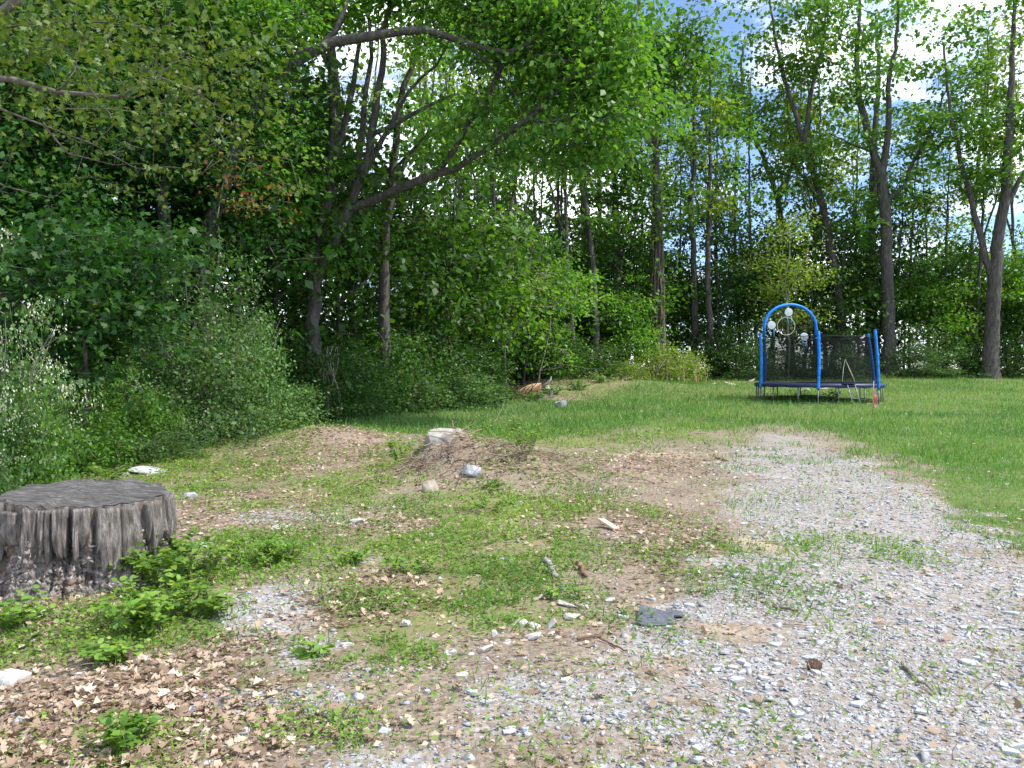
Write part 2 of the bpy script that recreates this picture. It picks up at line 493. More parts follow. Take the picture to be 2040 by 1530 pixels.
def build_ground():
    gx = np.geomspace(8, 900, 60)[1:]
    xs = np.concatenate([-gx[::-1], np.arange(-8, 8.001, 0.1), gx])
    ys = np.concatenate([-np.geomspace(2, 300, 16)[::-1], np.arange(-1.5, 2.3, 0.5), np.arange(2.5, 16, 0.1), np.geomspace(16, 1800, 120)])
    X, Y = np.meshgrid(xs, ys)
    Z = H(X, Y)
    nx, ny = len(xs), len(ys)
    i = (np.arange(ny - 1)[:, None] * nx + np.arange(nx - 1)[None]).ravel()
    loops = np.stack([i, i + 1, i + 1 + nx, i + nx], 1).ravel()
    zz = zones(X, Y)
    me = np_mesh('ground', np.stack([X, Y, Z], -1).reshape(-1, 3), loops, np.full(len(i), 4), smooth_shade=True, attrs={k: v.ravel() for k, v in zz.items()})
    m, n, l, out = new_mat('ground')
    geo = n.new('ShaderNodeNewGeometry')

    def noise(scale, det=5, rough=0.6):
        q = n.new('ShaderNodeTexNoise'); q.inputs['Scale'].default_value = scale; q.inputs['Detail'].default_value = det
        q.inputs['Roughness'].default_value = rough
        l.new(geo.outputs['Position'], q.inputs['Vector'])
        return q

    def masked(attr, lo, hi, ns, amt):
        a = n.new('ShaderNodeAttribute'); a.attribute_name = attr
        s1 = n.new('ShaderNodeMath'); s1.operation = 'SUBTRACT'; s1.inputs[1].default_value = 0.5; l.new(ns.outputs['Fac'], s1.inputs[0])
        s2 = n.new('ShaderNodeMath'); s2.operation = 'MULTIPLY_ADD'; s2.inputs[1].default_value = amt
        l.new(s1.outputs[0], s2.inputs[0]); l.new(a.outputs['Fac'], s2.inputs[2])
        mr = n.new('ShaderNodeMapRange'); mr.inputs['From Min'].default_value = lo; mr.inputs['From Max'].default_value = hi; mr.clamp = True
        l.new(s2.outputs[0], mr.inputs['Value'])
        return mr.outputs['Result']

    def mix(fac, c1, c2):
        q = n.new('ShaderNodeMixRGB')
        l.new(fac, q.inputs['Fac']); l.new(c1, q.inputs['Color1']); l.new(c2, q.inputs['Color2'])
        return q.outputs['Color']

    fine, mid, big, grain = noise(34), noise(6, 9, 0.72), noise(1.3), noise(120, 3)
    def colr(cols, ns, pos=None):
        r = ramp(n, cols, pos or [0.32 + 0.36 * i / (len(cols) - 1) for i in range(len(cols))])
        l.new(ns.outputs['Fac'], r.inputs['Fac'])
        return r.outputs['Color']
    soil = colr([(0.14, 0.108, 0.082), (0.235, 0.188, 0.145), (0.34, 0.285, 0.23)], fine)
    litter = colr([(0.13, 0.095, 0.072), (0.25, 0.19, 0.148), (0.37, 0.30, 0.245)], fine)
    green = colr([(0.10, 0.095, 0.045), (0.10, 0.135, 0.045), (0.125, 0.17, 0.055), (0.21, 0.195, 0.10)], mid)
    sand = colr([(0.32, 0.255, 0.19), (0.43, 0.36, 0.28)], grain)
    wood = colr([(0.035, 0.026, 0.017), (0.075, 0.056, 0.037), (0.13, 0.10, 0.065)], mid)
    vo = n.new('ShaderNodeTexVoronoi'); vo.inputs['Scale'].default_value = 26.0
    l.new(geo.outputs['Position'], vo.inputs['Vector'])
    sep = n.new('ShaderNodeSeparateColor'); l.new(vo.outputs['Color'], sep.inputs['Color'])
    gr = ramp(n, [(0.255, 0.225, 0.19), (0.32, 0.32, 0.33), (0.365, 0.378, 0.405), (0.42, 0.42, 0.425)], [0.0, 0.35, 0.7, 1.0])
    l.new(sep.outputs['Red'], gr.inputs['Fac'])
    edge = n.new('ShaderNodeMapRange'); edge.inputs['From Min'].default_value = 0.25; edge.inputs['From Max'].default_value = 0.62
    edge.inputs['To Min'].default_value = 0.0; edge.inputs['To Max'].default_value = 0.75
    l.new(vo.outputs['Distance'], edge.inputs['Value'])
    gravel = mix(edge.outputs['Result'], gr.outputs['Color'], soil)
    c = soil
    c = mix(masked('lit', 0.3, 0.75, mid, 1.6), c, litter)
    weedy = colr([(0.17, 0.125, 0.085), (0.21, 0.19, 0.10), (0.15, 0.175, 0.06), (0.24, 0.20, 0.13)], mid)
    c = mix(masked('weed', 0.4, 0.9, mid, 1.6), c, weedy)
    c = mix(masked('grav', 0.30, 0.75, mid, 1.8), c, gravel)
    c = mix(masked('lawn', 0.3, 0.7, mid, 1.4), c, green)
    c = mix(masked('tall', 0.35, 0.65, mid, 0.5), c, green)
    c = mix(masked('sand', 0.45, 1.05, mid, 1.6), c, sand)
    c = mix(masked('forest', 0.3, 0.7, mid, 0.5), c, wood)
    hs = n.new('ShaderNodeHueSaturation')
    mr = n.new('ShaderNodeMapRange'); mr.inputs['From Min'].default_value = 0.25; mr.inputs['From Max'].default_value = 0.75
    mr.inputs['To Min'].default_value = 0.8; mr.inputs['To Max'].default_value = 1.15
    l.new(big.outputs['Fac'], mr.inputs['Value']); l.new(mr.outputs['Result'], hs.inputs['Value']); l.new(c, hs.inputs['Color'])
    p = n.new('ShaderNodeBsdfPrincipled'); p.inputs['Roughness'].default_value = 0.95; p.inputs['Specular IOR Level'].default_value = 0.15
    l.new(hs.outputs['Color'], p.inputs['Base Color'])
    b1 = n.new('ShaderNodeBump'); b1.inputs['Strength'].default_value = 0.7; b1.inputs['Distance'].default_value = 0.02
    l.new(fine.outputs['Fac'], b1.inputs['Height'])
    b2 = n.new('ShaderNodeBump'); b2.inputs['Strength'].default_value = 0.5; b2.inputs['Distance'].default_value = 0.012; b2.invert = True
    l.new(vo.outputs['Distance'], b2.inputs['Height']); l.new(b1.outputs['Normal'], b2.inputs['Normal'])
    l.new(b2.outputs['Normal'], p.inputs['Normal'])
    l.new(p.outputs['BSDF'], out.inputs['Surface'])
    me.materials.append(m)
    tag(link('ground', me), 'yard of gravel drive, bare soil, weeds and lawn rising to the woods', 'ground', kind='structure')


build_ground()

# ------------------------------------------------------------------ leaves and tree skeletons
SHAPES = {
    'diamond': ([(0, 0, 0), (.45, .34, .07), (1, 0, -.08), (.45, -.34, .07)], [(0, 1, 2, 3)]),
    'oval': ([(0, 0, 0), (.28, .30, .07), (.68, .26, .05), (1, 0, -.10), (.68, -.26, .05), (.28, -.30, .07)], [(0, 1, 2, 3), (0, 3, 4, 5)]),
    'maple': ([(0, 0, 0), (-.06, .30, -.02), (.13, .24, 0), (.24, .55, -.05), (.40, .27, 0), (.64, .36, -.04), (.62, .14, 0), (1, 0, -.10),
               (.62, -.14, 0), (.64, -.36, -.04), (.40, -.27, 0), (.24, -.55, -.05), (.13, -.24, 0), (-.06, -.30, -.02)], [tuple(range(14))]),
    'oak': ([(0, 0, 0), (.16, .10, .03), (.24, .28, .10), (.36, .12, .02), (.50, .40, .14), (.60, .14, .02), (.76, .28, .10), (1, 0, .04),
             (.76, -.28, .10), (.60, -.14, .02), (.50, -.40, .14), (.36, -.12, .02), (.24, -.28, .10), (.16, -.10, .03)], [tuple(range(14))]),
    'blade': ([(0, .05, 0), (0, -.05, 0), (.55, -.035, .03), (1, 0, -.10), (.55, .035, .03)], [(0, 1, 2, 3, 4)]),
    'tri': ([(0, .06, 0), (0, -.06, 0), (1, 0, 0)], [(0, 1, 2)]),
}


def norm(a):
    return a / (np.linalg.norm(a, axis=-1, keepdims=True) + 1e-9)


def leaf_arrays(pos, axis, nrm, size, shape, var):
    T, fc = SHAPES[shape]
    T = np.array(T, float)
    axis = norm(axis)
    side = norm(np.cross(nrm, axis))
    nn = np.cross(axis, side)
    v = pos[:, None] + size[:, None, None] * (T[None, :, 0:1] * axis[:, None] + T[None, :, 1:2] * side[:, None] + T[None, :, 2:3] * nn[:, None])
    k = len(T)
    base = np.arange(len(pos))[:, None] * k
    loops = np.concatenate([base + np.array(f)[None] for f in fc], 1).ravel()
    sizes = np.tile(np.array([len(f) for f in fc]), len(pos))
    return v.reshape(-1, 3), loops, sizes, np.repeat(var, k)


def leaf_cloud(rng, centers, per, sig, sigz, size, shape='diamond', flat=1.0, droop=0.35, var0=None):
    m = len(centers)
    n = m * per
    c = np.repeat(np.asarray(centers), per, 0)
    off = rng.normal(size=(n, 3)) * np.array((sig, sig, sigz))
    pos = c + off
    rad = norm(off * np.array((1, 1, 0.3)) + rng.normal(size=(n, 3)) * 0.15)
    axis = norm(rad + rng.normal(size=(n, 3)) * 0.45 - np.array((0, 0, droop)))
    nrm = norm(np.array((0, 0, flat)) + rng.normal(size=(n, 3)) * 0.55)
    sz = size * rng.uniform(0.45, 1.4, n)
    cv = np.repeat(rng.uniform(0, 1, m), per)
    var = np.clip(0.5 * cv + 0.5 * rng.uniform(0, 1, n), 0, 1)
    return leaf_arrays(pos, axis, nrm, sz, shape, var)


def join_arrays(parts):
    vs, ls, ss, va = [], [], [], []
    off = 0
    for v, l, s, a in parts:
        vs.append(v); ls.append(l + off); ss.append(s); va.append(a)
        off += len(v)
    return np.concatenate(vs), np.concatenate(ls), np.concatenate(ss), np.concatenate(va)


def leaf_mesh(name, parts, mat):
    v, l, s, a = join_arrays(parts)
    return np_mesh(name, v, l, s, mat, var=a)


class Skel:
    """tree skeleton: stems are given, twigs grow from the nearest wood to each leaf cluster"""
    def __init__(s, rng):
        s.p, s.par, s.rmin = [], [], []
        s.rng = rng

    def stem(s, pts, r0, r1, parent=-1, step=0.5, wob=0.03):
        pts = np.asarray(pts, float)
        d = np.concatenate([[0], np.cumsum(np.linalg.norm(np.diff(pts, axis=0), axis=1))])
        n = max(3, int(d[-1] / step))
        t = np.linspace(0, d[-1], n + 1)
        # smooth the polyline with Catmull-like double interpolation
        q = np.stack([np.interp(t, d, pts[:, k]) for k in range(3)], 1)
        for _ in range(2):
            q[1:-1] = 0.25 * q[:-2] + 0.5 * q[1:-1] + 0.25 * q[2:]
        q[1:-1] += s.rng.normal(size=(len(q) - 2, 3)) * wob
        idx = []
        pr = parent
        for i, c in enumerate(q):
            if i == 0 and parent >= 0:
                idx.append(parent); continue
            s.p.append(c); s.par.append(pr); s.rmin.append(r0 + (r1 - r0) * i / n)
            pr = len(s.p) - 1
            idx.append(pr)
        return idx

    def nearest(s, c):
        return int(np.argmin(np.linalg.norm(np.array(s.p) - np.asarray(c), axis=1)))

    def grow(s, attr, seg=0.8, up=0.7, sag=0.12, skip=0):
        attr = np.asarray(attr)
        n0 = len(s.p)
        buf = np.zeros((n0 + len(attr) * 14 + 10, 3)); buf[:n0] = s.p
        cnt = n0
        d0 = np.min(np.linalg.norm(attr[:, None] - buf[None, skip:n0], axis=2), axis=1) if len(attr) * n0 < 4e6 else np.linalg.norm(attr - buf[0], axis=1)
        for k in np.argsort(d0):
            c = attr[k]
            dv = buf[skip:cnt] - c
            cost = np.linalg.norm(dv, axis=1) + up * np.maximum(0, dv[:, 2] + 0.1)
            j = int(np.argmin(cost)) + skip
            a = buf[j].copy()
            L = np.linalg.norm(c - a)
            m = int(np.clip(math.ceil(L / seg), 1, 10))
            ctrl = 0.5 * (a + c) + np.array((0, 0, sag * L)) + s.rng.normal(size=3) * 0.10 * L
            pr = j
            for i in range(1, m + 1):
                t = i / m
                q = (1 - t) ** 2 * a + 2 * t * (1 - t) * ctrl + t * t * c
                s.p.append(q); s.par.append(pr); s.rmin.append(0)
                buf[cnt] = q; pr = cnt; cnt += 1

    def mesh(s, name, mat, tip=0.010, power=0.42, minr=0.0, flare=0.0):
        n = len(s.p)
        ch = [[] for _ in range(n)]
        w = np.zeros(n)
        for i in range(n - 1, -1, -1):
            if not ch[i]: w[i] = max(w[i], 1)
            if s.par[i] >= 0:
                w[s.par[i]] += w[i]; ch[s.par[i]].append(i)
        r = np.maximum(tip * w ** power, np.array(s.rmin))
        for i in range(n):          # a twig is never thicker than what carries it
            if s.par[i] >= 0: r[i] = min(r[i], r[s.par[i]])
        mb = MB()
        roots = [(i, -1) for i in range(n) if s.par[i] < 0]
        while roots:
            i, pa = roots.pop()
            line = [] if pa < 0 else [pa]
            cur = i
            while True:
                line.append(cur)
                if not ch[cur]: break
                nxt = max(ch[cur], key=lambda q: r[q])
                roots.extend((q, cur) for q in ch[cur] if q != nxt)
                cur = nxt
            rr = r[line].copy()
            if pa >= 0: rr[0] = rr[1]
            if rr.max() < minr or len(line) < 2: continue
            pts = np.array([s.p[q] for q in line])
            if pa < 0 and flare:
                z = pts[:, 2] - pts[0, 2]
                rr = rr * (1 + flare * np.exp(-z / 0.5))
            mb.tube(pts, rr, 9 if rr.max() > 0.09 else 5 if rr.max() > 0.03 else 3, cap=False)
        return mb.mesh(name, mat, smooth_shade=True)


def rel(pts, base):
    return np.asarray(pts, float) - np.asarray(base, float)


def clumps_on(rng, pts, t0, t1, n, reach, per=7, spread=0.60, rise=0.25):
    """cluster centres round the upper part of a stem"""
    pts = np.asarray(pts)
    out = []
    d = np.concatenate([[0], np.cumsum(np.linalg.norm(np.diff(pts, axis=0), axis=1))])
    for k in range(n):
        t = rng.uniform(t0, t1)
        q = np.array([np.interp(t * d[-1], d, pts[:, j]) for j in range(3)])
        u = (t - t0) / (t1 - t0 + 1e-6)
        R = reach * (0.45 + 0.9 * math.sin(math.pi * min(1, 0.15 + 0.8 * u))) * math.sqrt(rng.uniform(0.08, 1))
        a = rng.uniform(0, 2 * math.pi)
        c = q + np.array((math.cos(a) * R, math.sin(a) * R, R * rise + rng.normal() * 0.4))
        out.append(c + rng.normal(size=(per, 3)) * np.array((spread, spread, spread * 0.45)))
    return np.concatenate(out)


TREES = {}


def px_tree(key, name, label, Y, stems, crowns, leaf='leaf_canopy', bark='bark', seed=1, per=22, size=0.2, sig=0.42, sigz=0.2,
            shape='diamond', blobs=(), group=None, cat='tree', flare=0.5, grow=True, droop=0.35, tip=0.010):
    """a tree whose main stems follow the photo. stems: (pixel list, r0, r1, dY at the end). crowns: (stem, t0, t1, n, reach)."""
    rng = np.random.default_rng(seed)
    b0 = P(*stems[0][0][0], Y)
    base = np.array((b0[0], Y, Hf(b0[0], Y) - 0.08))
    sk = Skel(rng)
    lines = []
    for i, (pp, r0, r1, dY) in enumerate(stems):
        m = len(pp)
        st = pp
        y0 = Y
        par = -1
        if i > 0:
            guess = P(*pp[0], Y) - base
            par = sk.nearest(guess)
            y0 = Y + sk.p[par][1]
        w = np.array([P(q[0], q[1], y0 + dY * k / max(1, m - 1)) for k, q in enumerate(st)]) - base
        if i == 0: w[0] = (w[0][0], 0, 0)
        sk.stem(w, r0, r1, par)
        lines.append(w)
    at = [clumps_on(rng, lines[i], t0, t1, n, reach) for (i, t0, t1, n, reach) in crowns]
    for (px, py, dy, hw, hh, dep, n) in blobs:
        c = P(px, py, Y + dy) - base
        k = (Y + dy) / F
        u = rng.normal(size=(n, 3)); u = u / np.linalg.norm(u, axis=1, keepdims=True) * rng.uniform(0.1, 1, (n, 1)) ** 0.45
        cl = c + u * np.array((hw * k, dep, hh * k))
        cl = np.repeat(cl, 6, 0) + rng.normal(size=(n * 6, 3)) * np.array((0.5, 0.5, 0.22))
        at.append(cl)
    at = np.concatenate(at)
    if grow: sk.grow(at, seg=1.0)
    root = empty(name, base)
    link('trunk', sk.mesh(key + '_trunk', M[bark], flare=flare, tip=tip), root)
    link('crown', leaf_mesh(key + '_crown', [leaf_cloud(rng, at, per, sig, sigz, size, shape, droop=droop)], M[leaf]), root)
    tag(root, label, cat, group)
    TREES[key] = root
    return root


def proto_tree(key, name, Ht, r0, crown0, n, reach, leaf, seed, per, size, lean=0.4, forks=1, sig=0.45, sigz=0.2, bark='bark', cat='tree', shape='diamond'):
    rng = np.random.default_rng(seed)
    sk = Skel(rng)
    a = rng.uniform(0, 6.28)
    k = np.linspace(0, 1, 7)
    tr = np.stack([lean * np.sin(k * 2.2 + a) - lean * math.sin(a), lean * np.cos(k * 1.7 + a) - lean * math.cos(a), k * Ht], 1)
    sk.stem(tr, r0, r0 * 0.2)
    at = [clumps_on(rng, tr, crown0, 1.0, n, reach)]
    for _ in range(forks):
        t = rng.uniform(0.3, 0.55)
        q = np.array([np.interp(t, k, tr[:, j]) for j in range(3)])
        b = rng.uniform(0, 6.28)
        e = q + np.array((math.cos(b) * 2.4, math.sin(b) * 2.4, Ht * (0.9 - t)))
        md = 0.5 * (q + e) + np.array((math.cos(b), math.sin(b), 0)) * 0.7
        ln = np.array([q, md, e])
        sk.stem(ln, r0 * 0.55, r0 * 0.12, sk.nearest(q))
        at.append(clumps_on(rng, ln, 0.3, 1.0, n // 2, reach * 0.8))
    at = np.concatenate(at)
    sk.grow(at, seg=1.0)
    root = empty(name, (0, 0, 0))
    link('trunk', sk.mesh(key + '_trunk', M[bark], flare=0.5), root)
    link('crown', leaf_mesh(key + '_crown', [leaf_cloud(rng, at, per, sig, sigz, size, shape)], M[leaf]), root)
    root['category'] = cat
    TREES[key] = root
    return root


USED = set()


def place(key, x, y, rz, sc, label, group, sz=None, dz=-0.08):
    r = TREES[key]
    if key in USED:
        r = copy_tree(r)
    USED.add(key)
    r.location = (x, y, Hf(x, y) + dz)
    r.rotation_euler = (0, 0, rz)
    r.scale = (sc, sc, sz or sc)
    tag(r, label, None, group)
    return r


# ---- tall trees on the right
G_R = 'tall trees behind the trampoline'
px_tree('r1', 'forked_tree', 'tall tree with forked grey trunk rising behind right edge of trampoline', 44,
        [([(1772, 712), (1768, 560), (1765, 430), (1757, 350)], .36, .28, 0),
         ([(1757, 355), (1730, 270), (1712, 200), (1705, 120), (1712, 40), (1715, -40)], .24, .06, 1.5),
         ([(1757, 350), (1772, 240), (1768, 170), (1785, 90), (1790, -20)], .2, .05, -1.5),
         ([(1762, 400), (1800, 380), (1815, 330), (1850, 270), (1885, 180)], .13, .04, 1),
         ([(1737, 300), (1690, 285), (1650, 265)], .08, .03, -1)],
        [(1, .3, 1, 18, 2.0), (2, .3, 1, 17, 1.9), (3, .4, 1, 8, 1.5), (4, .4, 1, 5, 1.2), (0, .4, .95, 8, 2.2)], seed=3, per=13, size=.27, sig=.33, sigz=.15, group=G_R)
px_tree('r2', 'leaning_tree', 'dark trunk leaning left above the right half of trampoline net', 46,
        [([(1692, 712), (1672, 600), (1655, 490), (1640, 410), (1610, 310), (1590, 240), (1560, 150), (1540, 60), (1530, -30)], .30, .05, 0),
         ([(1602, 280), (1615, 180), (1640, 90), (1650, 0)], .15, .04, 1),
         ([(1640, 420), (1600, 350), (1560, 300)], .09, .03, -1)],
        [(0, .45, 1, 27, 2.3), (1, .3, 1, 15, 1.9), (2, .3, 1, 9, 1.4)], seed=5, per=13, size=.27, sig=.33, sigz=.15, group=G_R)
px_tree('r3', 'thick_dark_tree', 'thick dark tree forking low at far right edge of lawn', 43,
        [([(1972, 716), (1978, 600), (1985, 500), (2000, 400), (2010, 280), (2015, 150), (2020, 20), (2022, -40)], .42, .07, 0),
         ([(1980, 570), (1955, 480), (1935, 400), (1905, 280), (1888, 190), (1880, 90)], .2, .05, 1.5),
         ([(2000, 420), (2050, 330), (2090, 220)], .15, .05, 0)],
        [(0, .4, 1, 34, 2.5), (1, .35, 1, 19, 2.1), (2, .2, 1, 14, 2)], seed=8, per=13, size=.27, sig=.33, sigz=.15, group=G_R)
px_tree('r4', 'dark_trunk_tree', 'straight dark trunk just left of the grey forked tree', 50,
        [([(1735, 716), (1737, 560), (1735, 450), (1742, 300), (1750, 150), (1745, 30)], .40, .08, 0)],
        [(0, .42, 1, 15, 2.8)], seed=9, per=13, size=.27, sig=.33, sigz=.15, group=G_R)
px_tree('r7', 'curved_tree', 'curved dark trunk sweeping up left above the blue arch', 51,
        [([(1575, 718), (1572, 600), (1565, 480), (1545, 380), (1520, 310), (1490, 240), (1475, 150), (1480, 90)], .28, .06, 0),
         ([(1550, 400), (1580, 330), (1590, 250), (1600, 150)], .14, .04, 1)],
        [(0, .45, 1, 17, 2.5), (1, .35, 1, 7, 1.8)], seed=10, per=13, size=.27, sig=.33, sigz=.15, group=G_R)
# ---- middle
px_tree('c1', 'vine_covered_tree', 'tree with reddish brown vine covered trunk behind round brush', 41,
        [([(1312, 700), (1310, 500), (1308, 380), (1308, 250), (1312, 150), (1315, 70)], .34, .08, 0),
         ([(1306, 290), (1285, 230), (1262, 190), (1255, 120)], .12, .04, 1),
         ([(1310, 250), (1340, 190), (1370, 120), (1380, 40)], .12, .04, -1)],
        [(0, .45, 1, 36, 2.0), (1, .3, 1, 10, 1.3), (2, .3, 1, 14, 1.6), (0, .25, .5, 6, .8)], leaf='leaf_canopy', seed=12, per=13, size=.27, sig=.33, sigz=.15)
px_tree('c2', 'straight_tree', 'straight slim trunk left of the vine covered tree', 42,
        [([(1232, 705), (1228, 500), (1225, 380), (1220, 250), (1218, 120), (1220, 0)], .27, .06, 0)],
        [(0, .5, 1, 26, 2.2), (0, .25, .5, 6, 1.6)], seed=13, per=13, size=.27, sig=.33, sigz=.15)
px_tree('c3', 'slim_tree', 'slim wavy trunk right of the vine covered tree', 44,
        [([(1383, 712), (1385, 640), (1380, 480), (1375, 400), (1385, 330), (1380, 200), (1388, 90)], .22, .05, 0)],
        [(0, .45, 1, 22, 2.3)], leaf='leaf_yellow', seed=14, per=13, size=.27, sig=.33, sigz=.15)
px_tree('c3b', 'slim_tree', 'slim trunk kinked at mid height, second to the right of vine covered tree', 43,
        [([(1418, 712), (1412, 600), (1408, 540), (1413, 420), (1415, 250), (1412, 110)], .2, .05, 0)],
        [(0, .45, 1, 20, 2.2)], leaf='leaf_canopy', seed=15, per=13, size=.27, sig=.33, sigz=.15)
px_tree('c4', 'slim_tree', 'grey slim trunk leaning left, above the tan fallen log', 39,
        [([(1192, 712), (1183, 560), (1172, 450), (1160, 380), (1155, 300), (1165, 180), (1160, 60)], .2, .05, 0)],
        [(0, .45, 1, 28, 2.1)], seed=16, per=13, size=.27, sig=.33, sigz=.15)
px_tree('c6', 'split_tree', 'young tree splitting in a narrow Y above the pale tangled saplings', 35,
        [([(1003, 730), (1006, 560), (1004, 470)], .17, .14, 0), ([(1004, 470), (985, 390), (970, 300), (965, 200)], .10, .03, .5), ([(1004, 470), (1020, 400), (1035, 310), (1050, 200)], .11, .03, -.5)],
        [(1, .2, 1, 16, 1.5), (2, .2, 1, 18, 1.6), (0, .5, 1, 5, 1.2)], seed=17, per=18, size=.17)

# ---- the big leaning tree group in the middle left
px_tree('l1', 'spreading_tree', 'large many stemmed tree with long limb curving right over the yard', 21,
        [([(622, 640), (625, 520), (650, 400), (665, 300), (668, 200), (655, 120), (660, 20), (665, -80)], .22, .09, .5),
         ([(624, 560), (690, 430), (715, 370), (745, 270), (752, 200), (765, 100), (778, -20)], .16, .06, -.5),
         ([(700, 405), (770, 405), (800, 362), (870, 350), (930, 322), (985, 285), (1045, 245), (1100, 190), (1150, 140)], .125, .035, -2.0),
         ([(745, 280), (790, 250), (830, 210), (900, 190)], .08, .03, -.5),
         ([(660, 330), (700, 200), (715, 100), (725, 0)], .10, .04, 1),
         ([(655, 130), (620, 60), (600, -30)], .10, .04, 0),
         ([(1045, 245), (1085, 250), (1130, 235)], .05, .02, -.4),
         ([(870, 350), (910, 290), (960, 210), (1000, 130)], .08, .03, -.3),
         ([(690, 430), (735, 330), (790, 230), (820, 170), (870, 130)], .10, .03, .6),
         ([(700, 400), (722, 300), (726, 200), (742, 110), (735, 10)], .11, .04, 1.2)],
        [(2, .4, 1, 8, .9), (0, .15, .4, 5, 1.1), (1, .1, .4, 4, 1.0)],
        blobs=[(1150, 80, -1.5, 125, 120, 1.6, 46), (1195, 200, -2.0, 70, 110, 1.2, 26), (1060, 30, -1, 170, 70, 1.6, 30), (850, 0, -.5, 240, 45, 1.6, 26), (1000, 175, -1.2, 90, 50, 1.0, 7),
               (700, 30, .5, 120, 60, 1.4, 8), (1130, 285, -1.6, 80, 40, .9, 9), (600, 190, .8, 60, 110, 1.2, 9), (950, -120, -1, 300, 90, 2.6, 40), (620, -60, 0, 200, 80, 2, 20)],
        seed=21, per=22, size=.16, sig=.30, sigz=.16, droop=.7)
px_tree('l2', 'leaning_maple', 'dark leaning trunk whose long limb arches right across treetop', 18,
        [([(398, 690), (405, 560), (412, 480), (432, 390), (465, 300), (500, 225), (548, 140), (600, 110)], .23, .15, .3),
         ([(548, 142), (640, 95), (720, 75), (800, 60), (870, 58), (930, 90), (1000, 112), (1060, 85), (1110, 35)], .145, .035, .8),
         ([(500, 225), (480, 120), (470, 0)], .12, .05, .5),
         ([(930, 90), (985, 130), (1020, 170), (1040, 230)], .035, .012, -.2),
         ([(640, 95), (690, 20), (710, -60)], .08, .03, .5)],
        [(1, .5, 1, 6, .8), (2, .2, 1, 18, 1.6)],
        blobs=[(480, 60, 0, 120, 110, 1.6, 34), (380, 230, .3, 120, 110, 1.2, 26), (540, 270, .4, 60, 60, 1.0, 7), (330, 60, .5, 140, 100, 1.5, 28), (520, 400, 1, 70, 60, 1.0, 10)],
        leaf='leaf_canopy', seed=22, per=29, size=.125, sig=.28, sigz=.14)
px_tree('l1b', 'companion_tree', 'straight dark trunk beside the many stemmed tree, half hidden by leaves', 23.5,
        [([(766, 680), (765, 600), (768, 480), (772, 400), (790, 330), (785, 250), (800, 180), (830, 120), (840, 0)], .2, .06, 0),
         ([(772, 410), (800, 320), (850, 270), (920, 230), (960, 190)], .09, .03, 1), ([(790, 330), (830, 290), (880, 240)], .07, .02, -1)],
        [(0, .55, 1, 10, 1.5), (1, .4, 1, 5, .9)], seed=23, per=18, size=.16)
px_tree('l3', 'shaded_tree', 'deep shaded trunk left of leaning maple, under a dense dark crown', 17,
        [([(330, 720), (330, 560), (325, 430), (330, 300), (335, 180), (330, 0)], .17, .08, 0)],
        [(0, .3, 1, 20, 1.8)], blobs=[(240, 330, -.5, 120, 90, 1.2, 26), (160, 120, 0, 160, 120, 1.5, 34)], leaf='leaf_shade', seed=24, per=30, size=.12, sig=.30)
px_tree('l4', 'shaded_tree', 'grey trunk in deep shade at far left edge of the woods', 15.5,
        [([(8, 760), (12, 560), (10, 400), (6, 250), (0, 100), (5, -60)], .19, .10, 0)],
        [(0, .3, 1, 20, 1.8)], blobs=[(90, 420, -.5, 130, 90, 1.0, 26), (60, 200, -.3, 130, 120, 1.2, 26), (180, 500, 0, 120, 60, 1.0, 16)], leaf='leaf_shade', seed=25, per=32, size=.12, sig=.28)
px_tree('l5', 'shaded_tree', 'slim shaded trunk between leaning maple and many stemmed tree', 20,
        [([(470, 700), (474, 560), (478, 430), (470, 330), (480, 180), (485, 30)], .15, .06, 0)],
        [(0, .35, 1, 22, 1.8)], leaf='leaf_shade', seed=26, per=28, size=.12, sig=.30)

# ---- overhanging branch at the top left (its trunk stands out of the picture)
px_tree('near', 'overhanging_maple', 'overhanging maple with bare grey twigs and yellow green sprays at upper left', 7.6,
        [([(-420, 1060), (-400, 600), (-330, 250), (-220, 60), (-60, 85), (30, 45), (62, -20)], .16, .04, .2),
         ([(-300, 210), (-140, 150), (-40, 130), (60, 152), (130, 200), (220, 214), (320, 195), (370, 130), (385, 90)], .05, .007, .3),
         ([(320, 195), (400, 180), (480, 150), (530, 120)], .010, .004, .2),
         ([(-200, 120), (-60, 190), (40, 225), (110, 260), (200, 300), (260, 330)], .022, .005, -.2),
         ([(90, 250), (125, 300), (145, 335), (210, 365), (250, 350), (285, 325)], .011, .004, .2),
         ([(-160, 260), (-40, 350), (10, 400), (40, 435), (80, 430), (105, 395)], .014, .004, .2),
         ([(130, 200), (170, 90), (150, 20)], .012, .004, .3), ([(-60, 85), (60, 40), (200, 20), (330, 60)], .02, .005, .5),
         ([(60, 152), (110, 160), (240, 165)], .010, .004, .4)],
        [], blobs=[(60, 50, .3, 110, 50, .5, 11), (180, 120, .3, 110, 45, .5, 9), (330, 160, .4, 110, 45, .5, 10), (300, 50, .6, 120, 40, .5, 8), (440, 130, .4, 70, 25, .3, 5), (300, 260, .2, 80, 35, .35, 4),
                   (120, 190, .5, 130, 50, .5, 5), (60, 290, .4, 80, 40, .4, 2), (340, 310, .2, 60, 20, .2, 3)],
        leaf='leaf_near', bark='bark_near', seed=31, per=12, size=.060, sig=.12, sigz=.030, shape='maple', droop=.5, tip=.0022)

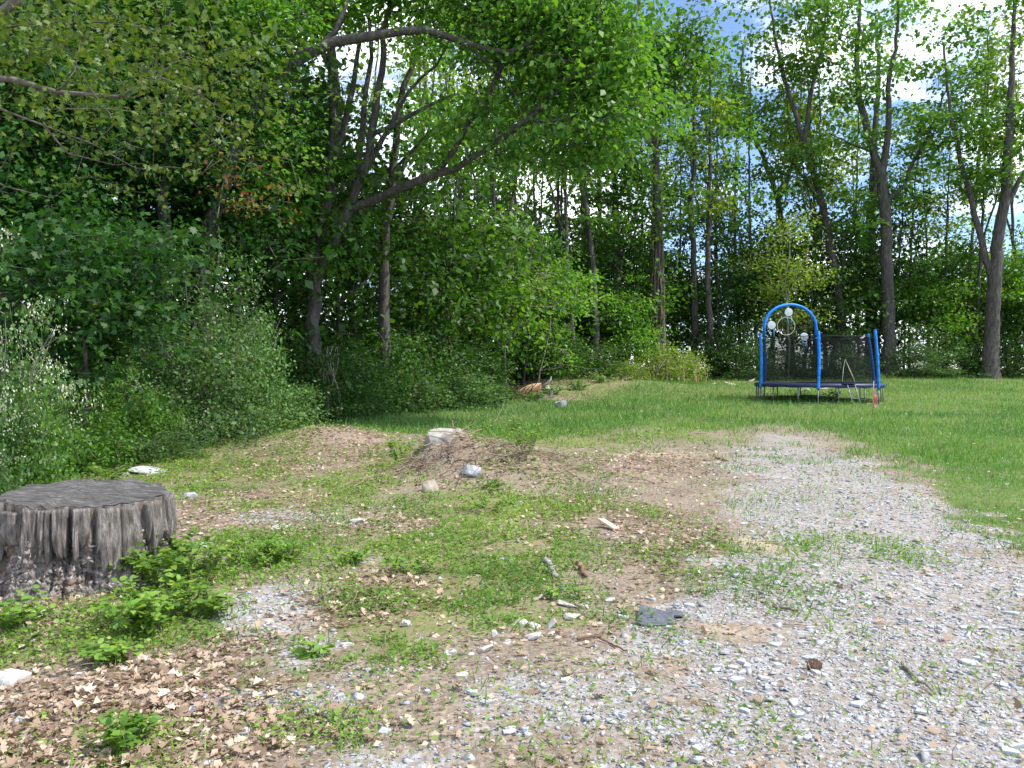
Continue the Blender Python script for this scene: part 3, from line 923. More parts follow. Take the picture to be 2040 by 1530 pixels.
# ---- prototypes for the woods behind
proto_tree('f0', 'woodland_tree', 23, .26, .35, 34, 2.6, 'leaf_canopy', 41, 10, .32, sig=.36, sigz=.16)
proto_tree('f1', 'woodland_tree', 25, .30, .42, 36, 2.8, 'leaf_canopy', 42, 10, .32, forks=2, sig=.36, sigz=.16)
proto_tree('f2', 'woodland_tree', 21, .22, .40, 32, 2.3, 'leaf_yellow', 43, 10, .32, lean=.7, sig=.36, sigz=.16)
proto_tree('u0', 'understory_tree', 7.5, .07, .12, 34, 1.5, 'leaf_half_shade', 51, 15, .20, forks=1, sig=.36, sigz=.14)
proto_tree('u1', 'understory_tree', 9.0, .08, .10, 40, 1.7, 'leaf_shade', 52, 15, .20, forks=1, sig=.36, sigz=.14)
proto_tree('u2', 'understory_tree', 6.0, .06, .10, 30, 1.5, 'leaf_bright', 53, 15, .20, forks=1, sig=.34, sigz=.13)

LANDMARKS = [(10, 'grey trunk at far left'), (330, 'shaded trunk left of the leaning maple'), (420, 'leaning maple'), (620, 'many stemmed tree'), (766, 'companion trunk of the many stemmed tree'),
             (1004, 'narrow Y tree'), (1185, 'grey slim leaning trunk'), (1230, 'straight slim trunk'), (1312, 'vine covered tree'), (1385, 'slim wavy trunk'), (1575, 'curved trunk above the arch'),
             (1692, 'trunk leaning over the trampoline'), (1772, 'grey forked tree'), (1972, 'thick dark tree at right')]


def where(x, y):
    px = CX + F * x / y
    k = min(LANDMARKS, key=lambda q: abs(q[0] - px))
    side = 'almost in line behind' if abs(k[0] - px) < 14 else ('left of' if px < k[0] else 'right of')
    return side + ' the ' + k[1]


rw = random.Random(5)
spots = []


def free(x, y, d):
    return all((x - a) ** 2 + (y - b) ** 2 > d * d for a, b in spots)


for t in list(TREES.values()):
    if t.location.length > 1: spots.append((t.location.x, t.location.y))
for k in range(900):
    if len(spots) > 70: break
    y = rw.uniform(24, 78); x = rw.uniform(-0.7 * y - 2, 0.7 * y + 2)
    e = float(woods_edge(x))
    if not (e + 3.5 < y < e + (26 if x < 2 else 15)) or not free(x, y, 3.1 if x < 2 else 4.6): continue
    ppx = CX + F * x / y
    if 540 < ppx < 1130 and (rw.random() < .9 or y < 45): continue
    if ppx > 1240: continue
    spots.append((x, y))
    place(rw.choice(['f0', 'f1', 'f2']), x, y, rw.uniform(0, 6.28), rw.uniform(.85, 1.12),
          'tall tree deep in the woods, ' + where(x, y), 'trees deep in the woods')
proto_tree('t0', 'slender_tree', 21, .13, .50, 14, 1.6, 'leaf_yellow', 44, 11, .27, lean=.5, sig=.34, sigz=.15, forks=1)
proto_tree('t1', 'slender_tree', 23, .15, .55, 13, 1.7, 'leaf_canopy', 45, 11, .27, lean=.9, sig=.34, sigz=.15, forks=2)
proto_tree('t2', 'slender_tree', 20, .12, .62, 4, 1.4, 'leaf_yellow', 46, 10, .25, lean=.6, sig=.32, sigz=.14, forks=1)
slim = [(1118, 41), (1148, 38), (1265, 46), (1288, 50), (1345, 47), (1440, 46), (1478, 50), (1512, 47), (1540, 53), (1622, 50), (1645, 47), (1712, 53), (1812, 49), (1850, 52), (1888, 47), (1922, 50), (1940, 46), (2028, 48),
        (838, 31), (868, 35), (905, 33), (938, 37), (962, 33), (1048, 37), (1078, 41), (545, 24), (515, 27), (710, 28), (245, 21), (120, 19)]
for px, Y in slim:
    x = P(px, HORIZON, Y)[0]
    spots.append((x, Y))
    place('t2' if 680 < px < 1100 else rw.choice(['t0', 't1']), x, Y, rw.uniform(0, 6.28), rw.uniform(.72, .84) if 1230 < px < 1560 or 1800 < px < 1900 else rw.uniform(.85, 1.0), 'slender tall trunk ' + where(x, Y), 'slender trunks along the woods edge')
uspots = []
for k in range(1500):
    if len(uspots) > 66: break
    y = rw.uniform(13, 62); x = rw.uniform(-0.68 * y - 1, 0.68 * y + 1)
    e = float(woods_edge(x))
    deep = 14 if x < 6 else 9
    if not (e + 1.6 < y < e + deep): continue
    if any((x - a) ** 2 + (y - b) ** 2 < 2.3 ** 2 for a, b in uspots): continue
    if x > 6 and rw.random() < 0.45: continue
    if 600 < CX + F * x / y < 1000 and y > 32: continue
    uspots.append((x, y))
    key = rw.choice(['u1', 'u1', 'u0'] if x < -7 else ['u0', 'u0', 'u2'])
    place(key, x, y, rw.uniform(0, 6.28), rw.uniform(.75, 1.2) * (1.15 if x > 6 else 1), {'u0': 'mid', 'u1': 'dark', 'u2': 'bright'}[key] + ' green understory sapling ' + where(x, y), 'understory saplings in the woods')

# ------------------------------------------------------------------ shrubs and brush
def proto_shrub(key, name, w, h, stems, nattr, leaf, seed, per, size, sig=.16, blossom=0.0, shape='diamond', bark='bark_pale', dead=0, low=0.02, cat='shrub'):
    rng = np.random.default_rng(seed)
    sk = Skel(rng)
    for k in range(stems):
        a = 6.283 * k / stems + rng.uniform(-.4, .4)
        e = rng.uniform(.35, .95)
        tip = np.array((math.cos(a) * w * .5 * e, math.sin(a) * w * .5 * e, h * rng.uniform(.55, .95)))
        b = np.array((math.cos(a) * .12, math.sin(a) * .12, 0))
        md = b * .4 + tip * .5 + np.array((0, 0, h * .16))
        sk.stem([b, md, tip], .022, .006, step=.3, wob=.03)
    n = nattr // 5
    u = rng.normal(size=(n, 3)); u[:, 2] = np.abs(u[:, 2]) * 1.1 + low
    u = u / np.linalg.norm(u, axis=1, keepdims=True)
    az = np.arctan2(u[:, 1], u[:, 0])
    lump = 1 + .22 * np.sin(az * 3 + seed) + .14 * np.sin(az * 5 + seed * 2) + rng.normal(size=n) * .10
    rr = rng.uniform(.25, 1, n) ** .45 * lump
    c = u * rr[:, None] * np.array((w * .5, w * .5, h * .95))
    c = np.repeat(c, 5, 0) + rng.normal(size=(n * 5, 3)) * np.array((.2, .2, .12)) * (w / 2.6)
    c[:, 2] = np.maximum(c[:, 2], .05)
    sk.grow(c, seg=.4, up=.9)
    root = empty(name, (0, 0, 0))
    link('stems', sk.mesh(key + '_stems', M[bark], tip=.0035, power=.38), root)
    link('foliage', leaf_mesh(key + '_foliage', [leaf_cloud(rng, c, per, sig, sig * .6, size, shape, flat=.7)], M[leaf]), root)
    if blossom:
        top = c[(c[:, 2] > h * .3)]
        top = top[rng.uniform(size=len(top)) < blossom]
        out = top * np.array((1.06, 1.06, 1.04))
        link('blossom', leaf_mesh(key + '_blossom', [leaf_cloud(rng, out, 20, sig * .6, sig * .3, .036, 'diamond', flat=.6)], M['blossom']), root)
    if dead:
        mb = MB()
        for k in range(dead):
            a = rng.uniform(0, 6.283); r = w * .5 * rng.uniform(.6, 1.0)
            p0 = np.array((math.cos(a) * r * 1.05, math.sin(a) * r * 1.05, 0.02))
            p2 = np.array((math.cos(a + .25) * r * .85, math.sin(a + .25) * r * .85, h * rng.uniform(.35, .7)))
            mb.tube([p0, .5 * (p0 + p2) + rng.normal(size=3) * .12, p2], [.012, .010, .005], 3, cap=False)
        link('dead_twigs', mb.mesh(key + '_dead', M['twig']), root)
    root['category'] = cat
    TREES[key] = root


proto_shrub('s_near', 'honeysuckle_shrub', 2.8, 3.0, 11, 560, 'leaf_shrub', 61, 21, .082)
proto_shrub('s_flower', 'flowering_shrub', 2.6, 2.2, 10, 460, 'leaf_shrub', 62, 19, .075, blossom=.62)
proto_shrub('s_low', 'leafy_shrub', 2.4, 1.6, 9, 420, 'leaf_canopy', 63, 19, .085, shape='diamond')
proto_shrub('s_brush', 'bramble_thicket', 2.8, 2.2, 10, 420, 'leaf_shrub', 64, 17, .095, sig=.2)
proto_shrub('s_green', 'leafy_thicket', 3.0, 2.6, 10, 420, 'leaf_half_shade', 65, 17, .11, sig=.22)
proto_shrub('s_round', 'round_brush', 3.0, 1.7, 10, 380, 'leaf_yellow', 66, 17, .10, sig=.2, dead=70)
SHR_H = dict(s_near=3.0, s_flower=2.2, s_low=1.6, s_brush=2.2, s_green=2.6, s_round=1.7)
SHR_W = dict(s_near=2.8, s_flower=2.6, s_low=2.4, s_brush=2.8, s_green=3.0, s_round=3.0)


def shrub_px(key, px, Y, top, wpx, label, group=None):
    x = P(px, HORIZON, Y)[0]
    g = Hf(x, Y)
    h = P(px, top, Y)[2] - g
    return place(key, x, Y, RND.uniform(0, 6.28), wpx * Y / F / SHR_W[key], label, group, sz=h / SHR_H[key], dz=-.03)


shrub_px('s_flower', 0, 9.8, 585, 270, 'tall shrub heavy with white blossom at far left edge')
shrub_px('s_flower', -110, 8.6, 700, 240, 'white blossoming shrub cut off by left border, lower and nearer')
shrub_px('s_near', 400, 15.6, 590, 270, 'big grey green honeysuckle shrub bulging from the woods edge')
shrub_px('s_near', 480, 17.2, 575, 190, 'tall honeysuckle shrub just behind and right of the big one')
shrub_px('s_near', 310, 15.2, 690, 190, 'shorter honeysuckle shrub leaning on left side of the big one')
shrub_px('s_low', 215, 13.4, 745, 210, 'low leafy shrub between white blossom and honeysuckle')
shrub_px('s_low', 120, 11.6, 790, 220, 'low shrub spreading below the large blossoming shrub')
shrub_px('s_low', 30, 9.6, 800, 190, 'leafy shrub at left border behind the stump')
shrub_px('s_brush', 300, 13.2, 850, 180, 'small bramble clump at foot of the honeysuckle')
shrub_px('s_brush', 545, 18.0, 735, 190, 'bramble thicket right of the honeysuckle, edge of mulch')
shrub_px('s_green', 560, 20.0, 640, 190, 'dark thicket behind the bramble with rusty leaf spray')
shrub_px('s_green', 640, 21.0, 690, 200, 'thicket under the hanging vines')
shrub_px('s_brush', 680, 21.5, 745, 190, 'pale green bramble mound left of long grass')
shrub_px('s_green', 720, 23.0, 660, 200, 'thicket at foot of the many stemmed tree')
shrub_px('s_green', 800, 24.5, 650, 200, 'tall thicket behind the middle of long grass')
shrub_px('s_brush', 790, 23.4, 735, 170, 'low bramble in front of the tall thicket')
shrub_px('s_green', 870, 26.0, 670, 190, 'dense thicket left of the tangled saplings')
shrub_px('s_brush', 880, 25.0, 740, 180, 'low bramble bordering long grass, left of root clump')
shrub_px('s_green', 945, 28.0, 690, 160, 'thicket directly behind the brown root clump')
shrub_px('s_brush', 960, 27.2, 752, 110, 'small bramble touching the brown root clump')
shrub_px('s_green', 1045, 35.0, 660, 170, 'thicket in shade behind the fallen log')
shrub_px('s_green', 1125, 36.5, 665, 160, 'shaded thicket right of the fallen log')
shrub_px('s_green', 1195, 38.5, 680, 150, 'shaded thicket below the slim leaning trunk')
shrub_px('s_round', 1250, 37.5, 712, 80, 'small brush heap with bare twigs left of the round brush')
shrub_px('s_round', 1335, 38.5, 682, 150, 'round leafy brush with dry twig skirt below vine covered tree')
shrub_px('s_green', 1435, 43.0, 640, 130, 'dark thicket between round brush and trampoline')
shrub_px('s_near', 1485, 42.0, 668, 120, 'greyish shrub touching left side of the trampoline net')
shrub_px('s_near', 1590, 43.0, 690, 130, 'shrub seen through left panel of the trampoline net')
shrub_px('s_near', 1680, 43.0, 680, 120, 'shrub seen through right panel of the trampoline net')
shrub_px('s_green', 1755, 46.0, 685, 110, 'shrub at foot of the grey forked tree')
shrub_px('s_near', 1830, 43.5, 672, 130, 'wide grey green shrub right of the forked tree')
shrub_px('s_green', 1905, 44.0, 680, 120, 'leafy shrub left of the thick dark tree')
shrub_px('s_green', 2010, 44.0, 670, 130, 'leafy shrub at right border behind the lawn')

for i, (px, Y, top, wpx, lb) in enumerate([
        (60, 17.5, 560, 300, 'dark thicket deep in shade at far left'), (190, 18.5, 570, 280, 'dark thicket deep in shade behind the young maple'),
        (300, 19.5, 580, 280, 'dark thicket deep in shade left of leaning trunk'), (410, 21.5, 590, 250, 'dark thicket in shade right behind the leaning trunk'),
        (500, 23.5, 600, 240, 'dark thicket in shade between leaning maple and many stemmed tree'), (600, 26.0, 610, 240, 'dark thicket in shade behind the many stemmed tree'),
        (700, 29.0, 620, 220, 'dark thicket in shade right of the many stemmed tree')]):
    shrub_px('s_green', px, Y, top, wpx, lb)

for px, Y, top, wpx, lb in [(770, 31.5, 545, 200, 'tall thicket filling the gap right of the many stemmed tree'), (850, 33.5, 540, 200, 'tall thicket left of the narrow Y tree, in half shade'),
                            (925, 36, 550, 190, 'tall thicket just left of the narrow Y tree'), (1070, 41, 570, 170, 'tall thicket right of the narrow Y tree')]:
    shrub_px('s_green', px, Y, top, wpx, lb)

for px, Y, sc_, lb in [(880, 39, 1.25, 'tall sapling filling the gap left of the narrow Y tree'), (950, 42, 1.3, 'tall sapling close behind the narrow Y tree'), (1060, 44, 1.3, 'tall sapling right of the narrow Y tree'), (780, 37, 1.2, 'tall sapling behind the companion trunk'), (1140, 46, 1.0, 'sapling filling the gap left of the straight slim trunk'), (1200, 49, 1.05, 'sapling behind the straight slim trunk'), (1265, 47, .9, 'sapling between straight trunk and vine covered tree'),
                       (1350, 51, .95, 'sapling between vine covered tree and slim wavy trunk'), (1450, 54, .9, 'sapling far behind the thicket left of trampoline'), (1620, 55, .8, 'sapling far behind the trampoline net'),
                       (1800, 55, .85, 'sapling far behind the wide grey green shrub'), (1880, 56, .85, 'sapling far behind, left of the thick dark tree'), (1950, 53, .8, 'sapling just behind the thick dark tree'), (2030, 55, .9, 'sapling far behind at right border')]:
    x = P(px, HORIZON, Y)[0]
    place(rw.choice(['u0', 'u2']), x, Y, rw.uniform(0, 6.28), sc_, lb, 'understory saplings in the woods')

# special saplings and climbers
xb = P(1250, 700, 39.5)
place('u2', xb[0], 39.5, 1.0, .62, 'bright green young tree left of vine covered trunk', None, sz=.72)
px_tree('sap', 'tangled_sapling', 'pale crooked saplings tangled with bare vines above the fallen log', 31,
        [([(1010, 762), (1003, 700), (1010, 650), (1020, 590), (1025, 520), (1020, 470), (1030, 420)], .05, .012, 0),
         ([(1008, 690), (1030, 660), (1060, 610), (1075, 540), (1082, 470)], .035, .01, .3),
         ([(1018, 600), (1000, 560), (990, 500)], .02, .008, 0), ([(1060, 610), (1050, 540), (1060, 490)], .02, .008, 0)],
        [(0, .35, 1, 9, .8), (1, .3, 1, 8, .8)], bark='bark_pale', leaf='leaf_yellow', seed=71, per=4, size=.13, cat='sapling', flare=.1)
px_tree('sap2', 'thin_sapling', 'thin pale sapling rising from end of the tan log', 30.5,
        [([(1071, 752), (1080, 715), (1090, 675), (1098, 650), (1104, 600)], .04, .012, 0)],
        [(0, .4, 1, 7, .7)], bark='bark_pale', leaf='leaf_bright', seed=72, per=9, size=.13, cat='sapling', flare=.1)
px_tree('yel', 'yellowing_sapling', 'yellowish young tree with dry seed clusters behind the blue arch', 42,
        [([(1572, 722), (1570, 620), (1562, 560), (1575, 500), (1570, 450)], .07, .02, 0), ([(1565, 600), (1590, 540), (1610, 490)], .04, .01, 0)],
        [(0, .25, 1, 22, 1.2), (1, .2, 1, 9, .8)], bark='bark_pale', leaf='leaf_yellow', seed=73, per=15, size=.16, flare=.1)
px_tree('rust', 'rusty_sapling', 'thin sapling with rusty brown leaves before the leaning trunk', 17.4,
        [([(430, 720), (425, 600), (440, 480), (425, 400), (455, 320), (470, 290)], .03, .008, 0)],
        [], blobs=[(470, 400, 0, 40, 30, .3, 5), (440, 350, 0, 40, 40, .3, 4), (455, 300, 0, 20, 20, .2, 2)], bark='bark_pale', leaf='leaf_rust', seed=74, per=5, size=.10, sig=.10, sigz=.05, cat='sapling', flare=.1, tip=.004)
px_tree('maple', 'young_maple', 'young maple with broad lobed leaves beside white blossom', 11.8,
        [([(170, 860), (165, 740), (175, 640), (165, 540), (180, 470)], .05, .015, 0), ([(170, 680), (220, 630), (260, 560)], .02, .008, .2), ([(168, 640), (110, 590), (80, 520)], .02, .008, -.2)],
        [], blobs=[(170, 600, 0, 110, 50, .6, 22), (130, 700, .2, 100, 50, .5, 14), (220, 500, .2, 100, 50, .6, 18), (90, 520, .2, 90, 40, .6, 12), (250, 660, .3, 60, 40, .4, 9)],
        leaf='leaf_shade', seed=75, per=11, size=.115, sig=.16, sigz=.06, shape='maple', cat='young tree', flare=.1, tip=.004)

# hanging vines in front of the thicket
vb = P(660, 752, 20.0)
vr = empty('hanging_vine', (vb[0], 20.0, Hf(vb[0], 20.0)))
rng = np.random.default_rng(80)
for k in range(7):
    x0 = rng.uniform(-.18, .22)
    z = np.linspace(0, 1.9, 9)
    pts = np.stack([x0 + .12 * np.sin(z * 3 + k) + .1 * z * math.sin(k), .1 * np.cos(z * 2 + k * 2), z], 1)
    mb = MB(); mb.tube(pts, np.linspace(.012, .008, 9), 4)
    link('strand', mb.mesh('vine_strand', M['bark_pale'], True), vr)
pts = np.array([(-.65, .1, .95), (-.5, .05, 1.02), (-.3, 0, 1.12), (-.1, 0, 1.22), (.1, .05, 1.2)])
mb = MB(); mb.tube(pts, .013, 4); link('strand', mb.mesh('vine_strand', M['bark_pale'], True), vr)
tag(vr, 'pale bare vines hanging down before the dark thicket', 'vine')

# vines clasping the vine covered tree
c1 = TREES['c1']
for k in range(22):
    a0 = 6.283 * k / 22
    z = np.linspace(-.1, rng.uniform(5, 11), 16)
    p0, p1 = P(1312, 700, 41), P(1309, 380, 41)
    cx = np.interp(z, [0, 9.0], [0, p1[0] - p0[0]])
    r = .36 + .16 * np.exp(-np.clip(z, 0, None) / .7) - .012 * z + .03 * np.sin(z * 3 + k)
    a = a0 + .25 * np.sin(z * .9 + k * 1.7)
    pts = np.stack([cx + np.cos(a) * r, np.sin(a) * r, z], 1)
    mb = MB(); mb.tube(pts, np.linspace(.06, .025, 16), 5)
    link('vine', mb.mesh('clasping_vine', M['vine_bark'], True), c1)

# ------------------------------------------------------------------ ground cover
def scatter(n, fn, y0, y1, seed, wide=.68):
    rng = np.random.default_rng(seed)
    y = np.exp(rng.uniform(math.log(y0), math.log(y1), n))
    x = rng.uniform(-1, 1, n) * (wide * y + .4)
    keep = rng.uniform(size=n) < fn(x, y)
    x, y = x[keep], y[keep]
    return x, y, H(x, y), rng


def stuff(name, parts, mat, label, cat):
    me = leaf_mesh(name, parts, mat)
    return tag(link(name, me), label, cat, kind='stuff')


def blades(x, y, z, rng, h, wf, shape='tri', lean=.35, var=None):
    n = len(x)
    pos = np.stack([x, y, z - .005], 1)
    ax = norm(np.stack([rng.normal(size=n) * lean, rng.normal(size=n) * lean, np.ones(n)], 1))
    nr = norm(np.stack([rng.normal(size=n), rng.normal(size=n) - .6, np.full(n, .3)], 1))
    return pos, ax, nr, h


def fn_lawn(x, y):
    z = zones(x, y)
    return np.clip(z['lawn'] * (.35 + 1.0 * fbm(x * 1.2, y * 1.2, 55, 3)) * (1 - .8 * z['sand']) + (.05 + .55 * smooth(7, 15, y)) * z['drive'] * smooth(.48, .62, fbm(x * 1.5, y * 1.5, 61, 3)), 0, 1)


x, y, z, r_ = scatter(260000, fn_lawn, 6.5, 46, 101)
hh = (.035 + .045 * fbm(x * .5, y * .5, 71, 3)) * (y / 10) ** .55 * r_.uniform(.6, 1.35, len(x))
dry = np.exp(-(((x - 17.5) / 5) ** 2 + ((y - 31) / 1.6) ** 2)) + .6 * np.exp(-(((x - 9.5) / 3) ** 2 + ((y - 20.5) / 1.0) ** 2))
var = np.clip(1.5 * (fbm(x * .45, y * .45, 77, 4) - .5) + .45 + r_.normal(size=len(x)) * .18 + .5 * dry, 0, 1)
pos, ax, nr, hh = blades(x, y, z, r_, hh, 1)
stuff('lawn_grass', [leaf_arrays(pos, ax, nr, hh * 1.3, 'tri', var)], M['grass_lawn'], 'short mown lawn grass spreading around the trampoline', 'grass')


def fn_tall(x, y):
    q = zones(x, y)
    return np.clip(q['tall'] * 1.1 + .8 * np.exp(-((y - woods_edge(x)) / 1.4) ** 2) * (y > 15) + .45 * q['lawn'] * (y > 12) * smooth(.50, .62, fbm(x * .35, y * .35, 91, 3)), 0, 1)


x, y, z, r_ = scatter(150000, fn_tall, 8, 46, 102)
hh = (.08 + .10 * fbm(x * .7, y * .7, 81, 3)) * r_.uniform(.5, 1.3, len(x)) * (y / 16) ** .3
var = np.clip(.8 * fbm(x * .8, y * .8, 87, 3) + r_.normal(size=len(x)) * .2, 0, 1)
pos, ax, nr, hh = blades(x, y, z, r_, hh, 1, lean=.5)
stuff('meadow_grass', [leaf_arrays(pos, ax, nr, hh * 1.25, 'tri', var)], M['grass_cool'], 'longer blue green grass along the edge of the woods', 'grass')


def fn_weed(x, y):
    q = zones(x, y)
    pat = smooth(.39, .60, fbm(x * 2.0, y * 2.0, 95, 4))
    w = q['weed'] * (.06 + 1.0 * pat) + .08 * pat * (1 - q['drive']) + .07 * q['drive'] * pat + .012
    return np.clip(w * (1 - .6 * q['lawn']) * (1 - .5 * q['sand']) * (1 - q['forest']), 0, 1)


x, y, z, r_ = scatter(360000, fn_weed, 3.0, 42, 103)
n = len(x)
lush = fbm(x * 2.0, y * 2.0, 95, 4)
lift = r_.uniform(0, 1, n) ** 1.6 * (.02 + .22 * np.clip(lush - .42, 0, 1)) * (y / 6) ** .3
pos = np.stack([x, y, z + lift + .006], 1)
ax = norm(np.stack([r_.normal(size=n), r_.normal(size=n), r_.uniform(-.3, .7, n)], 1))
nr = norm(np.stack([r_.normal(size=n) * .5, r_.normal(size=n) * .5, np.ones(n)], 1))
sz = r_.uniform(.016, .042, n) * (y / 6) ** .5
var = np.clip(.9 * fbm(x * .9, y * .9, 99, 3) + r_.normal(size=n) * .17, 0, 1)
sel = r_.uniform(size=n) < .72
bl = ~sel
pb, ab, nb, hb = blades(x[bl], y[bl], z[bl], r_, r_.uniform(.04, .11, bl.sum()) * (y[bl] / 6) ** .4, 1, lean=.6)
stuff('ground_weeds', [leaf_arrays(pos[sel], ax[sel], nr[sel], sz[sel], 'diamond', var[sel]), leaf_arrays(pb, ab, nb, hb, 'tri', var[bl])],
      M['leaf_weed'], 'low broad leaved weeds and sparse grass over the bare ground', 'weeds')
print('weeds', n)


# gravel, chips, twigs
def hull_verts(rng, n, flat):
    bm = bmesh.new()
    for k in range(n):
        v = rng.normal(size=3); v /= np.linalg.norm(v)
        v *= rng.uniform(.75, 1.05)
        bm.verts.new((v[0], v[1] * .8, v[2] * flat))
    bmesh.ops.convex_hull(bm, input=bm.verts)
    for v in [v for v in bm.verts if not v.link_faces]: bm.verts.remove(v)
    bm.verts.index_update()
    vs = np.array([v.co[:] for v in bm.verts]); fs = np.array([[v.index for v in f.verts] for f in bm.faces])
    bm.free()
    return vs, fs


def chips(x, y, z, size, rng, flat, nv, mats_var):
    parts = []
    tm = [hull_verts(rng, nv, flat) for _ in range(6)]
    which = rng.integers(0, 6, len(x))
    for k, (vs, fs) in enumerate(tm):
        s = which == k
        m = int(s.sum())
        a = rng.uniform(0, 6.283, m); c, sn = np.cos(a), np.sin(a)
        tx, ty = rng.normal(size=m) * .22, rng.normal(size=m) * .22
        v = vs[None] * size[s][:, None, None]
        vx = v[..., 0] * c[:, None] - v[..., 1] * sn[:, None]
        vy = v[..., 0] * sn[:, None] + v[..., 1] * c[:, None]
        vz = v[..., 2] + vx * tx[:, None] + vy * ty[:, None]
        V = np.stack([vx + x[s][:, None], vy + y[s][:, None], vz + z[s][:, None]], -1).reshape(-1, 3)
        loops = (fs[None] + (np.arange(m) * len(vs))[:, None, None]).ravel()
        parts.append((V, loops, np.full(m * len(fs), 3), np.repeat(mats_var[s], len(vs))))
    return parts


SLATE_SPOT = gp(1310, 1222)


def fn_grav(x, y):
    q = zones(x, y)
    return (np.hypot((x - SLATE_SPOT[0]) / .2, (y - SLATE_SPOT[1]) / .2) > 1) * np.clip(q['grav'] * (.35 + .9 * fbm(x * 1.6, y * 1.6, 111, 4)) * (1 - .5 * q['weed']) + .05, 0, 1)


x, y, z, r_ = scatter(95000, fn_grav, 2.9, 15, 104)
n = len(x)
sz = np.exp(r_.normal(math.log(.0100), .55, n)) * (y / 5) ** .45
sz = np.clip(sz, .006, .06)
stuff('gravel', chips(x, y, z + sz * .04, sz, r_, .38, 7, r_.uniform(0, 1, n)), M['gravel'], 'loose pale grey slate gravel covering the drive', 'gravel')
print('gravel', n)


def fn_lit(x, y):
    q = zones(x, y)
    return np.clip(q['lit'] * 1.0 + .10 * (1 - q['grav']) * (1 - q['lawn']) * (y < 15) + .03, 0, 1) * (1 - .9 * q['forest'])


x, y, z, r_ = scatter(90000, fn_lit, 2.9, 40, 105)
n = len(x)
pos = np.stack([x, y, z + r_.uniform(.002, .03, n)], 1)
ax = norm(np.stack([r_.normal(size=n), r_.normal(size=n), r_.normal(size=n) * .25], 1))
nr = norm(np.stack([r_.normal(size=n) * .45, r_.normal(size=n) * .45, np.ones(n)], 1))
sz = r_.uniform(.02, .06, n) * (y / 6) ** .5
stuff('leaf_litter', [leaf_arrays(pos, ax, nr, sz, 'diamond', r_.uniform(0, 1, n))], M['dry_leaf'], 'brown crumbled leaf litter and wood chips on bare ground', 'leaf litter')

x, y, z, r_ = scatter(18000, fn_lit, 2.9, 40, 106)
n = len(x)
a = r_.uniform(0, 6.283, n); L = r_.uniform(.06, .28, n) * (y / 6) ** .35
d = np.stack([np.cos(a), np.sin(a), r_.normal(size=n) * .12], 1)
p0 = np.stack([x, y, z + r_.uniform(.004, .03, n)], 1)
p1 = p0 + d * L[:, None]; p1[:, 2] = np.maximum(p1[:, 2], H(p1[:, 0], p1[:, 1]) + .004)
mid = .5 * (p0 + p1) + r_.normal(size=(n, 3)) * .012
rad = r_.uniform(.0012, .0035, n) * (y / 5) ** .6
sd = norm(np.cross(d, np.array((0, 0, 1.0))))
up = np.array((0, 0, 1.0))
rings = []
for pt, k in ((p0, 1.0), (mid, .9), (p1, .4)):
    for aa in (0, 2.094, 4.189):
        rings.append(pt + rad[:, None] * k * (math.cos(aa) * sd + math.sin(aa) * up))
V = np.stack(rings, 1).reshape(-1, 3)
fc = [(i * 3 + j, i * 3 + (j + 1) % 3, (i + 1) * 3 + (j + 1) % 3, (i + 1) * 3 + j) for i in range(2) for j in range(3)]
base_i = np.arange(n)[:, None] * 9
loops = np.concatenate([base_i + np.array(f)[None] for f in fc], 1).ravel()
me = np_mesh('dry_twigs', V, loops, np.full(n * 6, 4), M['twig'])
tag(link('dry_twigs', me), 'thin dry twigs and stalks strewn over the litter', 'twigs', kind='stuff')

x, y, z, r_ = scatter(9000, fn_lit, 2.9, 7.0, 109)
n = len(x)
pos = np.stack([x, y, z + r_.uniform(.004, .03, n)], 1)
ax = norm(np.stack([r_.normal(size=n), r_.normal(size=n), r_.normal(size=n) * .35], 1))
nr = norm(np.stack([r_.normal(size=n) * .6, r_.normal(size=n) * .6, np.ones(n)], 1))
stuff('oak_litter', [leaf_arrays(pos, ax, nr, r_.uniform(.03, .075, n), 'oak', r_.uniform(0, .75, n))], M['dry_leaf'], 'small broken oak leaves packed between the larger ones', 'leaf litter')

# single fallen leaves, the ones that show largest
oak_meshes = []
for k in range(6):
    rg = np.random.default_rng(200 + k)
    T, fc = SHAPES['oak']
    T = np.array(T); T = T + rg.normal(size=T.shape) * np.array((.03, .03, .05)); T[:, 2] += .12 * np.abs(T[:, 1]) * 2 + .10 * np.sin(T[:, 0] * 3 + k)
    tri = [(0, 1, 13), (1, 2, 3), (1, 3, 11, 13), (13, 11, 12), (3, 4, 5), (3, 5, 9, 11), (11, 9, 10), (5, 6, 7), (5, 7, 9), (9, 7, 8)]
    me = np_mesh('fallen_leaf', (T - np.array((.5, 0, 0))) , np.concatenate([np.array(t) for t in tri]), [len(t) for t in tri], M['dry_leaf'], var=np.full(14, rg.uniform(.2, 1)))
    oak_meshes.append(me)


def fn_oak(x, y):
    q = zones(x, y)
    return np.clip(q['lit'] * (1.0 - .4 * q['weed']) * (1 - .8 * q['drive']), 0, 1)


x, y, z, r_ = scatter(2600, fn_oak, 3.0, 9.5, 107)
order = np.argsort(y - .3 * (x < -.8))[:230]
for k in order:
    o = link('fallen_leaf', oak_meshes[int(r_.integers(0, 6))])
    s = r_.uniform(.045, .095)
    o.scale = (s, s * r_.uniform(.8, 1.1), s)
    o.location = (x[k], y[k], z[k] + .022)
    o.rotation_euler = (r_.normal() * .25, r_.normal() * .25, r_.uniform(0, 6.28))
    tag(o, 'curled brown oak leaf lying on the ground among many', 'leaf', 'fallen oak leaves')

